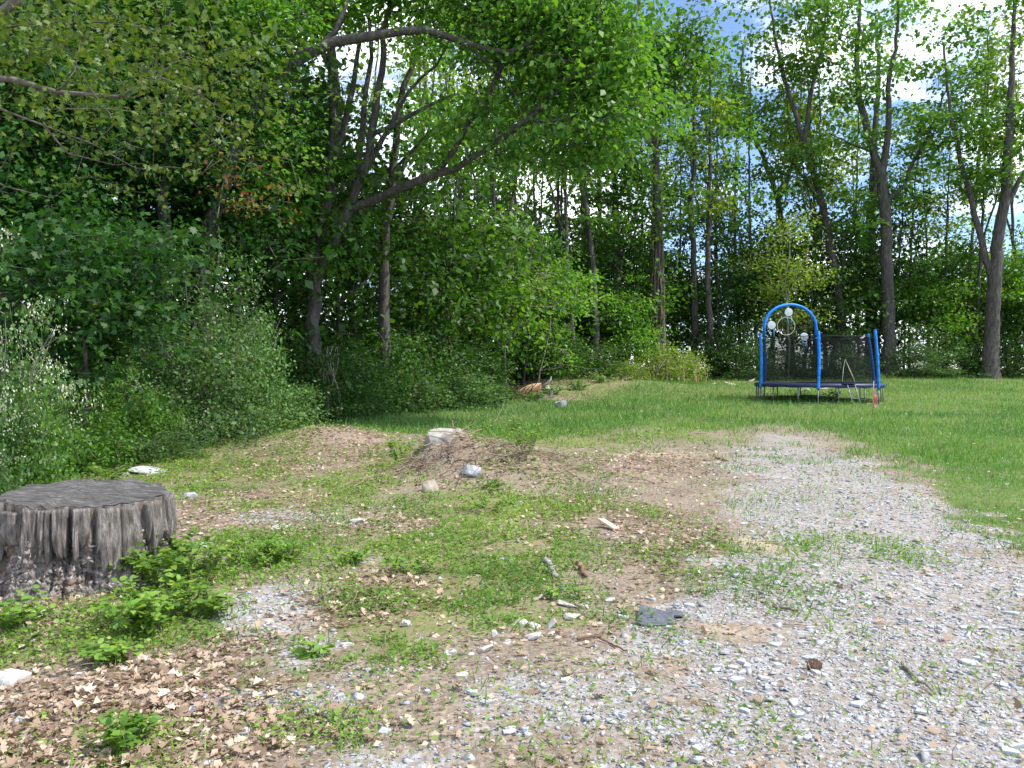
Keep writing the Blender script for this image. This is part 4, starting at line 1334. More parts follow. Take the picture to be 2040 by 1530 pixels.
# ------------------------------------------------------------------ stump
def build_stump():
    SX, SY = -3.10, 5.85
    z0 = Hf(SX, SY) - .06
    root = empty('tree_stump', (SX, SY, z0))
    root.scale = (1, .80, 1)
    nt, nz = 360, 90
    Ht = .73
    th = np.linspace(0, 2 * math.pi, nt, endpoint=False)

    def rad(t, z):
        u = np.clip(z / Ht, 0, 1)
        lobes = .5 + .5 * np.sin(t * 5 + 1.3) * np.sin(t * 2 + .4)
        flare = (.22 + .20 * lobes) * np.exp(-z / .24)
        cyl = .565 + .02 * np.sin(t * 3 + 1) + .015 * np.sin(t * 7)
        fl = np.abs(vnoise(t * 9 / 1.0, u * 1.3, 3) - .5) * 2
        fl2 = np.abs(vnoise(t * 22, u * 3.0, 8) - .5) * 2
        lum = fbm(t * 7, u * 8 + 3, 15, 4) - .5
        tk = 1 - .65 * smooth(.8, 1, u)
        r = cyl + flare - .075 * tk * (1 - fl) ** 3 - .03 * tk * (1 - fl2) ** 2 + .10 * lum * smooth(.75, .3, u)
        pit = smooth(.60, .72, fbm(t * 4.5 + 7, u * 3.5, 44, 3)) * smooth(.8, .6, u) * smooth(.05, .25, u)
        flake = np.abs(fbm(t * 16, u * 26, 71, 3) - .5) * 2
        return r - .10 * pit - .05 * (1 - flake) ** 2 * smooth(.8, .35, u) + .03 * (fbm(t * 9, u * 30, 72, 2) - .5) * smooth(.8, .3, u)
    wrap = np.concatenate([th, th[:1]])
    V, Fc = [], []
    zs = Ht * np.linspace(0, 1, nz)
    T, Z = np.meshgrid(th, zs)
    # periodic noise: blend the seam at the back of the stump
    seam = smooth(0, .5, np.minimum(T, 2 * math.pi - T) + 0)
    R = rad(T + math.pi * 0, Z)
    R0 = .565 + .30 * np.exp(-Z / .24)
    R = R0 + (R - R0) * seam
    rot = math.pi / 2          # seam faces away from the yard
    ztop = Z * (1 + .05 * np.cos(T + rot - 1.9) * (Z / Ht)) + (vnoise(T * 11, 0 * T, 5) - .5) * .03 * (Z / Ht) ** 6
    Vx, Vy = R * np.cos(T + rot), R * np.sin(T + rot)
    V = np.stack([Vx, Vy, ztop], -1).reshape(-1, 3)
    i, j = np.meshgrid(np.arange(nz - 1), np.arange(nt), indexing='ij')
    a = i * nt + j; b = i * nt + (j + 1) % nt
    loops = np.stack([a, b, b + nt, a + nt], -1).reshape(-1)
    m, n, l, out = new_mat('stump_wood')
    tc = n.new('ShaderNodeTexCoord'); mp = n.new('ShaderNodeMapping'); mp.inputs['Scale'].default_value = (6, 6, 1.2)
    l.new(tc.outputs['Object'], mp.inputs['Vector'])
    n1 = n.new('ShaderNodeTexNoise'); n1.inputs['Scale'].default_value = 4; n1.inputs['Detail'].default_value = 8; n1.inputs['Roughness'].default_value = .7
    l.new(mp.outputs['Vector'], n1.inputs['Vector'])
    g = ramp(n, [(.06, .05, .043), (.19, .165, .148), (.36, .325, .30)], [.3, .5, .7]); l.new(n1.outputs['Fac'], g.inputs['Fac'])
    n2 = n.new('ShaderNodeTexNoise'); n2.inputs['Scale'].default_value = 4.2; n2.inputs['Detail'].default_value = 6; l.new(tc.outputs['Object'], n2.inputs['Vector'])
    r2 = ramp(n, [(0, 0, 0), (1, 1, 1)], [.57, .72]); l.new(n2.outputs['Fac'], r2.inputs['Fac'])
    br = ramp(n, [(.06, .032, .018), (.18, .105, .06), (.30, .20, .125)], [.3, .5, .7]); l.new(n1.outputs['Fac'], br.inputs['Fac'])
    mx = n.new('ShaderNodeMixRGB'); l.new(r2.outputs['Color'], mx.inputs['Fac']); l.new(g.outputs['Color'], mx.inputs['Color1']); l.new(br.outputs['Color'], mx.inputs['Color2'])
    n3 = n.new('ShaderNodeTexNoise'); n3.inputs['Scale'].default_value = 28; n3.inputs['Detail'].default_value = 5; l.new(tc.outputs['Object'], n3.inputs['Vector'])
    p = n.new('ShaderNodeBsdfPrincipled'); p.inputs['Roughness'].default_value = .9; p.inputs['Specular IOR Level'].default_value = .2
    l.new(mx.outputs['Color'], p.inputs['Base Color'])
    b1 = n.new('ShaderNodeBump'); b1.inputs['Strength'].default_value = .8; b1.inputs['Distance'].default_value = .03; l.new(n1.outputs['Fac'], b1.inputs['Height'])
    b2 = n.new('ShaderNodeBump'); b2.inputs['Strength'].default_value = .6; b2.inputs['Distance'].default_value = .015; l.new(n3.outputs['Fac'], b2.inputs['Height']); l.new(b1.outputs['Normal'], b2.inputs['Normal'])
    l.new(b2.outputs['Normal'], p.inputs['Normal']); l.new(p.outputs['BSDF'], out.inputs['Surface'])
    link('stump_body', np_mesh('stump_body', V, loops, np.full(len(loops) // 4, 4), m), root)
    # sawn top: its rim is the body's top ring, a little inside and sunken in the middle
    tv = V[-nt:]
    rings = 22
    c = tv.mean(0)
    tt = []
    for k in range(rings):
        f = 1 - (k / rings) ** 1.0
        q = c + (tv - c) * f * .998
        q[:, 2] = c[2] + (tv[:, 2] - c[2]) * f + .004 + (vnoise(q[:, 0] * 30, q[:, 1] * 5, 3) - .5) * .012 * (1 - f * .3)
        tt.append(q)
    tt.append(c[None] + np.array((0, 0, -.01)))
    TV = np.concatenate(tt)
    lp, sz = [], []
    for k in range(rings - 1):
        for q in range(nt):
            q2 = (q + 1) % nt
            lp += [k * nt + q, k * nt + q2, (k + 1) * nt + q2, (k + 1) * nt + q]; sz.append(4)
    for q in range(nt):
        lp += [(rings - 1) * nt + q, (rings - 1) * nt + (q + 1) % nt, rings * nt]; sz.append(3)
    mt = noise_mat('sawn_top', [(.03, .027, .026), (.085, .08, .077), (.20, .19, .18)], scale=7, stretch=(.8, 5, 1), bump=.7, bdist=.012)
    link('sawn_top', np_mesh('sawn_top', TV, lp, sz, mt), root)
    # slabs of weathered bark still clinging to the upper part
    rg = np.random.default_rng(301)
    mbark = noise_mat('stump_bark', [(.06, .050, .043), (.19, .168, .15), (.36, .335, .31)], scale=8, stretch=(5, 5, 1.1), bump=1.0, bdist=.04, detail=9)
    ang = math.pi + .15
    while ang < 2 * math.pi + .5:
        w = rg.uniform(.10, .30) if rg.uniform() < .7 else rg.uniform(.05, .09)
        zl, zh = rg.uniform(.24, .46), Ht * (1 + .05 * math.cos(ang - 1.9)) - rg.uniform(.004, .02)
        if rg.uniform() < .12: zh -= rg.uniform(.02, .07)
        na, nb = 12, 14
        vs = []
        for layer in (0, 1):
            for iz in range(nb):
                zz_ = zl + (zh - zl) * iz / (nb - 1)
                for ia in range(na):
                    t = ang + w * (ia / (na - 1) - .5) * (1 - .12 * (1 - iz / (nb - 1)) ** 2)
                    rr = .562 + .02 * math.sin(t * 3 + 1 - 3 * rot) + .29 * math.exp(-zz_ / .24) + ((.006 - .05 * max(0, 1 - iz / 6) ** 1.5) if layer else -.06) - (.012 if (ia in (0, na - 1)) and layer else 0)
                    rr += (float(vnoise(t * 26, zz_ * 3, 61)) * .030 + float(vnoise(t * 60, zz_ * 8, 62)) * .012) * layer
                    dz = float(vnoise(t * 40, 0, 9) - .5) * .05 * max(0, 1 - iz / 5)
                    vs.append((math.cos(t) * rr, math.sin(t) * rr, zz_ + dz))
        fs = []
        o2 = na * nb
        for iz in range(nb - 1):
            for ia in range(na - 1):
                q = iz * na + ia
                fs.append((o2 + q, o2 + q + 1, o2 + q + 1 + na, o2 + q + na))
            fs.append((iz * na, o2 + iz * na, o2 + (iz + 1) * na, (iz + 1) * na))
            fs.append((iz * na + na - 1, (iz + 1) * na + na - 1, o2 + (iz + 1) * na + na - 1, o2 + iz * na + na - 1))
        for ia in range(na - 1):
            q = (nb - 1) * na + ia
            fs.append((q, o2 + q, o2 + q + 1, q + 1))
            fs.append((ia, ia + 1, o2 + ia + 1, o2 + ia))
        mb = MB(); mb.add(vs, fs)
        link('bark_slab', mb.mesh('bark_slab', mbark, True), root)
        ang += w + (rg.uniform(.02, .06) if rg.uniform() < .3 else .002)
    # crumbling flakes on the lower sides
    fm = []
    mfl = noise_mat('bark_flake', [(.13, .115, .10), (.27, .24, .22), (.41, .38, .355)], scale=14, bump=.5, bdist=.01, var=True)
    nf = 1500
    tf = rg.uniform(math.pi - .3, 2 * math.pi + .6, nf); zf = rg.uniform(.0, .50, nf) ** 1.0
    kk = ((tf - rot) / (2 * math.pi) * nt).astype(int) % nt
    jj = np.clip((zf / Ht * (nz - 1)).astype(int), 0, nz - 1)
    rf = R[jj, kk]
    parts = []
    tms = [hull_verts(rg, 8, .35) for _ in range(5)]
    for q in range(nf):
        vs, fs = tms[q % 5]
        a, r_0 = tf[q], rf[q] - .004
        sc = rg.uniform(.012, .034)
        out_ = Vector((math.cos(a), math.sin(a), rg.uniform(-.1, .5))).normalized()
        rotm = out_.to_track_quat('Z', 'X').to_matrix() @ Matrix.Rotation(rg.uniform(0, 6.28), 3, 'Z')
        v = (np.array(rotm) @ (vs * sc * np.array((1.3, .7, 1))).T).T + np.array((math.cos(a) * r_0, math.sin(a) * r_0, zf[q]))
        parts.append((v, fs.ravel(), np.full(len(fs), 3), np.full(len(vs), rg.uniform(0, 1))))
    fl_ = link('bark_flakes', leaf_mesh('bark_flakes', parts, mfl), root)
    fl_['kind'] = 'stuff'
    tag(root, 'wide weathered grey tree stump with rotting sides and sawn top', 'stump')


build_stump()


# leafy plants round the stump and in the weeds
def leafy_plant(name, x, y, w, h, n, size, seed, label, mat='leaf_weed', shape='oval', group=None, stems=9, cat='plant'):
    rng = np.random.default_rng(seed)
    root = empty(name, (x, y, Hf(x, y) - .01))
    mb = MB(); P0, AX = [], []
    for k in range(stems):
        a = rng.uniform(0, 6.283); e = rng.uniform(.2, 1) ** .6
        tip = np.array((math.cos(a) * w * .5 * e, math.sin(a) * w * .5 * e, h * rng.uniform(.5, 1) * (1.1 - .45 * e)))
        b = np.array((math.cos(a), math.sin(a), 0)) * w * .08
        t = np.linspace(0, 1, 6)[:, None]
        md = b * .5 + tip * .45 + np.array((0, 0, h * .25))
        pts = (1 - t) ** 2 * b + 2 * t * (1 - t) * md + t * t * tip
        mb.tube(pts, np.linspace(.004, .0018, 6), 3, cap=False)
        m = n // stems
        tt = rng.uniform(.15, 1.0, m)[:, None]
        q = (1 - tt) ** 2 * b + 2 * tt * (1 - tt) * md + tt * tt * tip
        az = rng.uniform(0, 6.283, m)
        P0.append(q + rng.normal(size=(m, 3)) * size * .25)
        AX.append(np.stack([np.cos(az), np.sin(az), rng.uniform(-.3, .5, m)], 1))
    P0, AX = np.concatenate(P0), np.concatenate(AX)
    P0[:, 2] = np.maximum(P0[:, 2], .015)
    nr = norm(np.array((0, 0, 1.0)) + rng.normal(size=P0.shape) * .4)
    var = np.clip(rng.normal(.5, .24, len(P0)), 0, 1)
    link('stems', mb.mesh('plant_stems', M['bark_pale']), root)
    link('foliage', leaf_mesh('plant_foliage', [leaf_arrays(P0, AX, nr, size * rng.uniform(.5, 1.25, len(P0)), shape, var)], M[mat]), root)
    tag(root, label, cat, group)


def plant_px(px, py, wpx, hpx, n, size, label, seed, **k):
    g = gp(px, py)
    leafy_plant(k.pop('name', 'weed_plant'), g[0], g[1], wpx * g[1] / F, hpx * g[1] / F, n, size, seed, label, **k)


plant_px(330, 1185, 210, 150, 620, .060, 'lush weed growing up the right side of stump', 401, stems=22)
plant_px(395, 1165, 180, 110, 480, .055, 'lush weed just right of the stump, behind gravel patch', 402, stems=18)
plant_px(300, 1265, 230, 130, 640, .060, 'broad leafy weed clump in front of stump, right side', 403, stems=22)
plant_px(400, 1235, 150, 90, 330, .055, 'leafy weed spilling onto the white gravel patch', 404, stems=14)
plant_px(500, 1130, 170, 70, 360, .05, 'low weed clump behind white gravel patch', 405, stems=14)
plant_px(560, 1125, 130, 60, 240, .045, 'small weed clump right of the stump weeds', 406, stems=12)
plant_px(40, 1270, 130, 90, 300, .05, 'weed clump at left border below stump', 407, stems=14)
plant_px(215, 1325, 120, 60, 180, .055, 'low weed among brown leaves below stump', 408, stems=10)
plant_px(255, 1500, 120, 110, 220, .05, 'weed clump among brown leaves at lower left', 409, stems=10)
plant_px(215, 965, 120, 60, 220, .07, 'yellow green plant just behind the stump', 410, stems=12)
plant_px(800, 935, 90, 80, 260, .07, 'leafy sprig on left flank of brush mound', 411, stems=12)
plant_px(1050, 955, 110, 100, 320, .06, 'upright leafy plant on right flank of brush mound', 412, stems=16)
plant_px(630, 1305, 46, 46, 26, .07, 'small seedling with pointed leaves in the lower gravel patch', 413, stems=4)
plant_px(1105, 1185, 40, 34, 26, .05, 'small seedling left of grey block', 414, stems=5)
plant_px(1150, 1180, 40, 34, 24, .05, 'small seedling right of grey block', 415, stems=5)
plant_px(970, 980, 120, 30, 200, .05, 'low weeds in front of the pale grey lump', 416, stems=10)
plant_px(700, 1120, 110, 44, 190, .045, 'low weeds left of the central green patch', 417, stems=10)
plant_px(830, 1135, 150, 50, 260, .045, 'denser green clump within the central weeds', 418, stems=12)
plant_px(970, 1015, 170, 44, 280, .05, 'clover like clump below the mound', 419, stems=14)
plant_px(560, 870, 80, 40, 160, .08, 'small bush beside the mulch patch', 420, stems=9)
plant_px(410, 860, 90, 60, 200, .08, 'leafy sprout at foot of the honeysuckle', 421, stems=10)
plant_px(1560, 800, 40, 18, 90, .09, 'tuft of weeds under left half of the trampoline', 422, stems=8)
plant_px(1660, 798, 50, 26, 120, .09, 'tuft of weeds under trampoline beside the ladder', 423, stems=8)

for i, (px, py, w, h, lb) in enumerate([(1100, 788, 60, 20, 'rough weed clump right of the brown root tangle'), (1150, 783, 60, 22, 'rough weed clump behind the upright grey rock'), (1205, 776, 70, 22, 'weed clump on the bank below shaded thicket'),
                                       (1262, 768, 70, 20, 'weed clump below the small brush heap'), (1310, 762, 60, 18, 'weed clump below left side of the round brush'), (1372, 757, 60, 18, 'weed clump below right side of the round brush'),
                                       (1425, 752, 50, 16, 'weed clump at foot of dark thicket near trampoline'), (1060, 800, 60, 20, 'weed clump in front of the brown root tangle'), (980, 812, 90, 30, 'weedy tuft at right end of the bramble edge'),
                                       (880, 818, 100, 34, 'weedy tuft below the low bramble'), (760, 822, 110, 36, 'weedy tuft left in the long grass'), (640, 838, 100, 40, 'weedy tuft at foot of pale bramble mound')]):
    plant_px(px, py, w, h, 260, .13 if px > 1000 else .10, lb, 430 + i, stems=16, mat='leaf_shrub', shape='diamond')

# ------------------------------------------------------------------ stones, wood scraps and sticks
def rock_mesh(name, rng, size, n=26, mat=None, flat=1.0):
    bm = bmesh.new()
    for k in range(n):
        v = rng.normal(size=3); v /= np.linalg.norm(v)
        v = np.sign(v) * np.abs(v) ** .55
        v *= rng.uniform(.72, 1.05)
        bm.verts.new((v[0] * size[0] / 2, v[1] * size[1] / 2, v[2] * size[2] / 2))
    bmesh.ops.convex_hull(bm, input=bm.verts)
    for v in [v for v in bm.verts if not v.link_faces]: bm.verts.remove(v)
    bmesh.ops.subdivide_edges(bm, edges=bm.edges[:], cuts=2, use_grid_fill=True)
    bmesh.ops.triangulate(bm, faces=bm.faces[:])
    bmesh.ops.smooth_vert(bm, verts=bm.verts[:], factor=.35, use_axis_x=True, use_axis_y=True, use_axis_z=True)
    sd_ = float(rng.uniform(0, 50)); q_ = 7.0 / max(size)
    for v in bm.verts:
        d_ = float(vnoise(v.co.x * q_ + v.co.z * q_ * .7 + sd_, v.co.y * q_ - v.co.z * q_ * .6, 3)) - .5
        v.co *= 1 + .16 * d_
    me = bpy.data.meshes.new(name); bm.to_mesh(me); bm.free()
    if mat: me.materials.append(mat)
    return me


def stone_px(name, px, py, wpx, hpx, mat, label, seed, depth=.75, sink=.36, tilt=.15, group=None, rz=None, Y=None, cat='stone'):
    rng = np.random.default_rng(seed)
    if Y is None:
        g = gp(px, py); x, y = g
    else:
        x, y = P(px, HORIZON, Y)[0], Y
    w, h = wpx * y / F, hpx * y / F
    o = link(name, rock_mesh(name, rng, (w, w * depth, h), 34 if name == 'boulder' else 15, M[mat]))
    o.location = (x, y, Hf(x, y) + h * (.5 - sink))
    o.rotation_euler = (rng.normal() * tilt, rng.normal() * tilt, rng.uniform(-.5, .5) if rz is None else rz)
    tag(o, label, cat, group)
    return o


stone_px('boulder', 886, 900, 92, 66, 'boulder_stone', 'pale boulder half buried on top of the brush mound', 501, Y=11.4, sink=.5, tilt=.2)
stone_px('stone_block', 857, 980, 46, 34, 'tan_stone', 'tan stone block lying in front of the brush mound', 502)
stone_px('grey_lump', 940, 968, 46, 30, 'grey_stone', 'grey lump with pale top right of the tan block', 503, tilt=.3)
stone_px('upright_rock', 1118, 812, 30, 30, 'grey_stone', 'upright grey rock at far edge of the long grass', 504, tilt=.3)
stone_px('flat_stone', 300, 941, 90, 14, 'slate', 'flat grey stone lying in weeds behind the stump', 505, tilt=.03)
stone_px('flat_stone', 245, 945, 30, 8, 'slate', 'small flat grey stone left of the larger flat one', 506)
stone_px('stone_block', 8, 985, 46, 26, 'grey_stone', 'grey stone block at left border behind the stump', 507)
stone_px('stone_block', 374, 994, 40, 18, 'grey_stone', 'small grey stone right of stump in brown litter', 508)
stone_px('slab', 400, 1088, 84, 12, 'slate', 'flat bluish slab half hidden by weeds right of stump', 509)
stone_px('pale_stone', 22, 1365, 84, 40, 'limestone', 'smooth pale stone at left border in fallen leaves', 510)
stone_px('broken_stone', 712, 1040, 40, 16, 'limestone', 'broken white stone in weeds left of centre', 511)
stone_px('broken_stone', 560, 1050, 44, 9, 'limestone', 'thin white fragment above the stump weeds', 512)
stone_px('broken_stone', 1008, 1112, 34, 9, 'slate', 'bluish fragment alone in the middle of green weeds', 513)
stone_px('broken_stone', 638, 832, 10, 9, 'slate', 'small pale stone beside the bramble at top of mulch', 514)
stone_px('broken_stone', 690, 828, 10, 10, 'slate', 'small bluish stone at left end of the long grass', 515)
stone_px('grey_block', 1118, 1165, 15, 34, 'grey_stone', 'small upright grey block between two seedlings', 516, tilt=.1)
for i, (px, py, w, h) in enumerate([(1455, 768, 30, 8), (1495, 762, 26, 8), (1602, 778, 30, 10), (1640, 776, 22, 8)]):
    stone_px('lawn_stone', px, py, w, h, 'tan_stone', ['tan stone heap on lawn, farther left of the trampoline', 'tan stone heap on lawn touching trampoline left side', 'stone seen under the middle of the trampoline', 'stone seen under right half of the trampoline'][i], 520 + i)
WL = ['largest white chip in the cluster edging the weeds', None, None, None, None, 'white chip standing on edge at left end of the cluster', 'flat white chip at lower left of the cluster', None,
      'long white strip of stone right of the cluster', 'thin white strip behind the long strip', 'rounded pinkish white stone below the seedlings', 'white block left of the seedlings', 'white chip alone in the left weeds', None, None]
for i, (px, py, w, h) in enumerate([(1032, 1240, 46, 22), (1066, 1243, 32, 18), (1095, 1243, 44, 14), (1098, 1258, 40, 14), (1062, 1268, 42, 22), (985, 1268, 18, 32), (968, 1294, 42, 20), (1010, 1276, 22, 14),
                                   (1146, 1222, 58, 14), (1130, 1196, 54, 10), (1163, 1202, 24, 18), (1078, 1178, 28, 18), (808, 1242, 24, 20), (892, 1302, 24, 12), (938, 1302, 16, 10)]):
    stone_px('white_stone', px, py, w, h, 'limestone', WL[i] or 'small white stone chip among the scatter edging the weeds', 540 + i, group='white stone chips by the weeds', tilt=.25)


def slate_mesh(rng, k=9):
    a = np.sort(rng.uniform(0, 6.283, k)); r = rng.uniform(.7, 1.0, k)
    bm = bmesh.new()
    for z, f in ((-.5, 1.0), (.35, 1.0), (.5, .93)):
        for t, q in zip(a, r): bm.verts.new((math.cos(t) * q * .5 * f, math.sin(t) * q * .38 * f, z + rng.normal() * .06))
    bmesh.ops.convex_hull(bm, input=bm.verts)
    for v in [v for v in bm.verts if not v.link_faces]: bm.verts.remove(v)
    me = bpy.data.meshes.new('slate'); bm.to_mesh(me); bm.free()
    return me


def slate_px(px, py, wpx, t, mat, label, seed, group='larger slates lying in the drive', rz=None, name='slate_piece', deep=None):
    rng = np.random.default_rng(seed)
    g = gp(px, py)
    w = wpx * g[1] / F
    me = slate_mesh(rng); me.materials.append(M[mat])
    o = link(name, me)
    o.scale = (w, w * (deep or rng.uniform(.9, 1.3)), t)
    o.location = (g[0], g[1], Hf(*g) + t * .45 + (.02 if deep else 0))
    o.rotation_euler = (rng.normal() * .06, rng.normal() * .06, rng.uniform(-.6, .6) if rz is None else rz)
    tag(o, label, 'slate', group)


slate_px(1298, 1225, 92, .012, 'slate_dark', 'large dark slate shingle lying at edge of the gravel', 601, rz=0, deep=2.0)
slate_px(1342, 1218, 46, .010, 'slate_dark', 'small dark slate tucked against the large dark shingle', 602, rz=.3, deep=1.8)
SL = [(1472, 1142, 48, 'grey slate at the grassy bend of the drive'), (1375, 1196, 32, 'pale slate between dark shingle and bend'), (1402, 1221, 30, 'pale slate just right of the dark shingle'),
      (1240, 1222, 30, 'pale bluish slate just left of the dark shingle'), (1216, 1190, 26, 'pale slate above left of the dark shingle'), (1296, 1184, 28, 'pale slate above the dark shingle'),
      (1932, 1320, 48, 'large pale slate at right side beyond the stick'), (1828, 1172, 20, 'small whitish slate far up the drive'), (1550, 1324, 26, 'white slate left of the pine cone'),
      (1460, 1328, 26, 'flat white slate left of the white one'), (1130, 1362, 30, 'white stone at top of the lower gravel'), (1912, 1412, 22, 'square white slate below the stick'),
      (1240, 1430, 24, 'bluish slate in the lower gravel'), (1480, 1415, 30, 'bluish slate at lower edge of soil tongue'), (1490, 1378, 22, 'pale slate under the soil tongue'), (1020, 1455, 24, 'grey slate near the bottom border'),
      (2015, 1215, 36, 'large slate at right border of the drive'), (1620, 1305, 34, 'wide pale slate behind the pine cone'), (900, 1300, 30, 'pale slate below the white chips'), (920, 1350, 34, 'white slate pair member near lower weeds'),
      (815, 1455, 24, 'dark slate at lower left of the gravel')]
for i, (px, py, w, lb) in enumerate(SL):
    slate_px(px, py, w, .016, 'slate_dark' if 'dark slate at' in lb else 'limestone' if 'white' in lb else 'slate', lb, 610 + i)
srng = np.random.default_rng(650)
sl_meshes = []
for k in range(8):
    me = slate_mesh(srng, 8); me.materials.append(M['slate']); sl_meshes.append(me)


def fn_sl(x, y):
    q = zones(x, y)
    return q['grav'] * (1 - .5 * q['soil'])


x, y, z, r_ = scatter(420, fn_sl, 3.0, 12, 108)
for k in range(min(150, len(x))):
    o = link('slate_chip', sl_meshes[k % 8])
    s = r_.uniform(.045, .10)
    o.scale = (s, s * r_.uniform(.8, 1.2), r_.uniform(.008, .018))
    o.location = (x[k], y[k], z[k] + .008)
    o.rotation_euler = (r_.normal() * .1, r_.normal() * .1, r_.uniform(0, 6.28))
    tag(o, 'palm sized slate chip lying in the gravel drive', 'slate', 'slate chips in the gravel')


def stick_px(name, pts, r, mat, label, cat='stick', lift=.01, group=None):
    w = []
    for (px, py) in pts:
        g = gp(px, py); w.append((g[0], g[1], Hf(*g) + r * .7 + lift))
    w = np.array(w)
    c = w[0].copy()
    d = np.concatenate([[0], np.cumsum(np.linalg.norm(np.diff(w, axis=0), axis=1))])
    t = np.linspace(0, d[-1], 10)
    q = np.stack([np.interp(t, d, w[:, k]) for k in range(3)], 1) - c
    rng = np.random.default_rng(len(label))
    q[1:-1] += rng.normal(size=(8, 3)) * r * .5
    mb = MB(); mb.tube(q, r * np.linspace(1, .6, 10) * rng.uniform(.85, 1.15, 10), 7)
    o = link(name, mb.mesh(name, M[mat], True), loc=c)
    tag(o, label, cat, group)


stick_px('stick', [(1798, 1325), (1825, 1355), (1862, 1385)], .012, 'bark_pale', 'pale bent stick lying on gravel at right')
stick_px('bark_strip', [(1540, 1203), (1590, 1212)], .011, 'root_brown', 'brown strip of bark on gravel above the sandy patch')
stick_px('stick', [(1560, 1243), (1640, 1246)], .006, 'twig', 'thin straight twig on gravel right of the sandy patch')
stick_px('stick', [(1150, 1277), (1195, 1268), (1205, 1250)], .008, 'root_brown', 'dark forked twig on bare soil right of white chips')
stick_px('stick', [(1195, 1275), (1250, 1300)], .007, 'root_brown', 'dark twig on bare soil below the dark shingle')
stick_px('stick', [(1275, 1103), (1320, 1107)], .010, 'raw_wood', 'pale short stick in the litter right of centre')
stick_px('stick', [(1425, 918), (1450, 923)], .02, 'root_brown', 'dark stick at left edge of the drive near the bend')
stick_px('stick', [(1010, 800), (1000, 830), (985, 860)], .006, 'twig', 'long dry stalk in the long grass', lift=.2)
stick_px('wood_chunk', [(1085, 1120), (1098, 1132), (1110, 1146)], .030, 'grey_wood', 'weathered grey wood chunk above the seedlings', cat='wood')
stick_px('wood_chunk', [(1150, 1126), (1160, 1136), (1168, 1146)], .022, 'root_brown', 'brown wood chunk right of the grey one', cat='wood')

# plank offcut
g = gp(1212, 1055)
mb = MB(); mb.box((0, 0, .012), (.075, .30, .018))
o = link('wood_offcut', mb.mesh('wood_offcut', M['raw_wood']), loc=(g[0], g[1], Hf(*g) + .03))
o.rotation_euler = (.16, .1, .45)
tag(o, 'pale rectangular wood offcut in the grass right of centre', 'wood')

# pine cone
g = gp(1622, 1330)
pr = empty('pine_cone', (g[0], g[1], Hf(*g) + .022))
mb = MB()
for k in range(70):
    t = k / 69; a = k * 2.4
    zc = -.035 + .07 * t; rr = .026 * math.sin(math.pi * (.12 + .82 * t)) + .004
    c = np.array((zc, math.cos(a) * rr, math.sin(a) * rr)); u = np.array((.4, math.cos(a), math.sin(a))); sd = np.array((0, -math.sin(a), math.cos(a)))
    tip = c + u * .010
    mb.add([c - sd * .007, c + sd * .007, tip + sd * .004, tip - sd * .004, c + np.array((-.006, 0, 0))], [(0, 1, 2, 3), (0, 3, 4), (1, 4, 2), (2, 4, 3)])
link('scales', mb.mesh('cone_scales', M['root_brown']), pr)
mb = MB(); mb.tube([(-.036, 0, 0), (0, 0, 0), (.036, 0, 0)], [.008, .020, .006], 8)
link('core', mb.mesh('cone_core', M['root_brown'], True), pr)
pr.rotation_euler = (0, 0, .4)
tag(pr, 'dark pine cone lying on the gravel', 'pine cone')

# fallen log with board, root clump
c = P(1065, 756, 30.0)
lg = empty('fallen_log', (c[0], 30.0, Hf(c[0], 30.0)))
pts = [(-.68, 0, .0), (-.45, .02, .18), (-.15, .05, .30), (.1, .08, .36), (.25, .08, .36)]
mb = MB(); mb.tube(pts, [.10, .14, .155, .15, .14], 12)
link('log', mb.mesh('log', M['log_wood'], True), lg)
mb = MB(); mb.tube([(.2, .05, .34), (.42, .0, .46), (.6, -.05, .62), (.62, .1, .74)], [.07, .055, .04, .025], 7)
link('branch_stub', mb.mesh('branch_stub', M['grey_wood'], True), lg)
tag(lg, 'tan barkless log lying at the foot of pale saplings', 'log')
c = P(1082, 762, 29.6)
mb = MB(); mb.box((0, 0, .06), (.95, .12, .035)); mb.box((.32, .05, .16), (.10, .06, .22))
o = link('grey_board', mb.mesh('grey_board', M['grey_wood']), loc=(c[0], 29.55, Hf(c[0], 29.55)))
tag(o, 'weathered grey board lying beside the tan log', 'board')
stone_px('tan_boulder', 1090, 740, 22, 12, 'tan_stone', 'tan stone above the log at edge of shade', 700, Y=31.4, sink=-.4)
stone_px('pale_stone', 1104, 748, 26, 10, 'limestone', 'pale stone right behind the tan log', 701, Y=31.0, sink=-.1)
c = P(1025, 776, 28.6)
rc = empty('root_clump', (c[0], 28.6, Hf(c[0], 28.6)))
rng = np.random.default_rng(710)
for k in range(46):
    a = rng.uniform(0, 6.283); L = rng.uniform(.3, .75)
    b = rng.normal(size=3) * np.array((.28, .15, .05)) + np.array((0, 0, .1))
    e = b + np.array((math.cos(a) * L, math.sin(a) * L * .5, rng.uniform(-.1, .5)))
    e[2] = max(e[2], .02); b[2] = max(b[2], 0)
    m_ = .5 * (b + e) + rng.normal(size=3) * .1
    mb = MB(); mb.tube([b, m_, e], [.022, .016, .006], 4)
    link('root', mb.mesh('root', M['root_brown'], True), rc)
tag(rc, 'brown tangle of roots and dead vines left of the log', 'root clump')

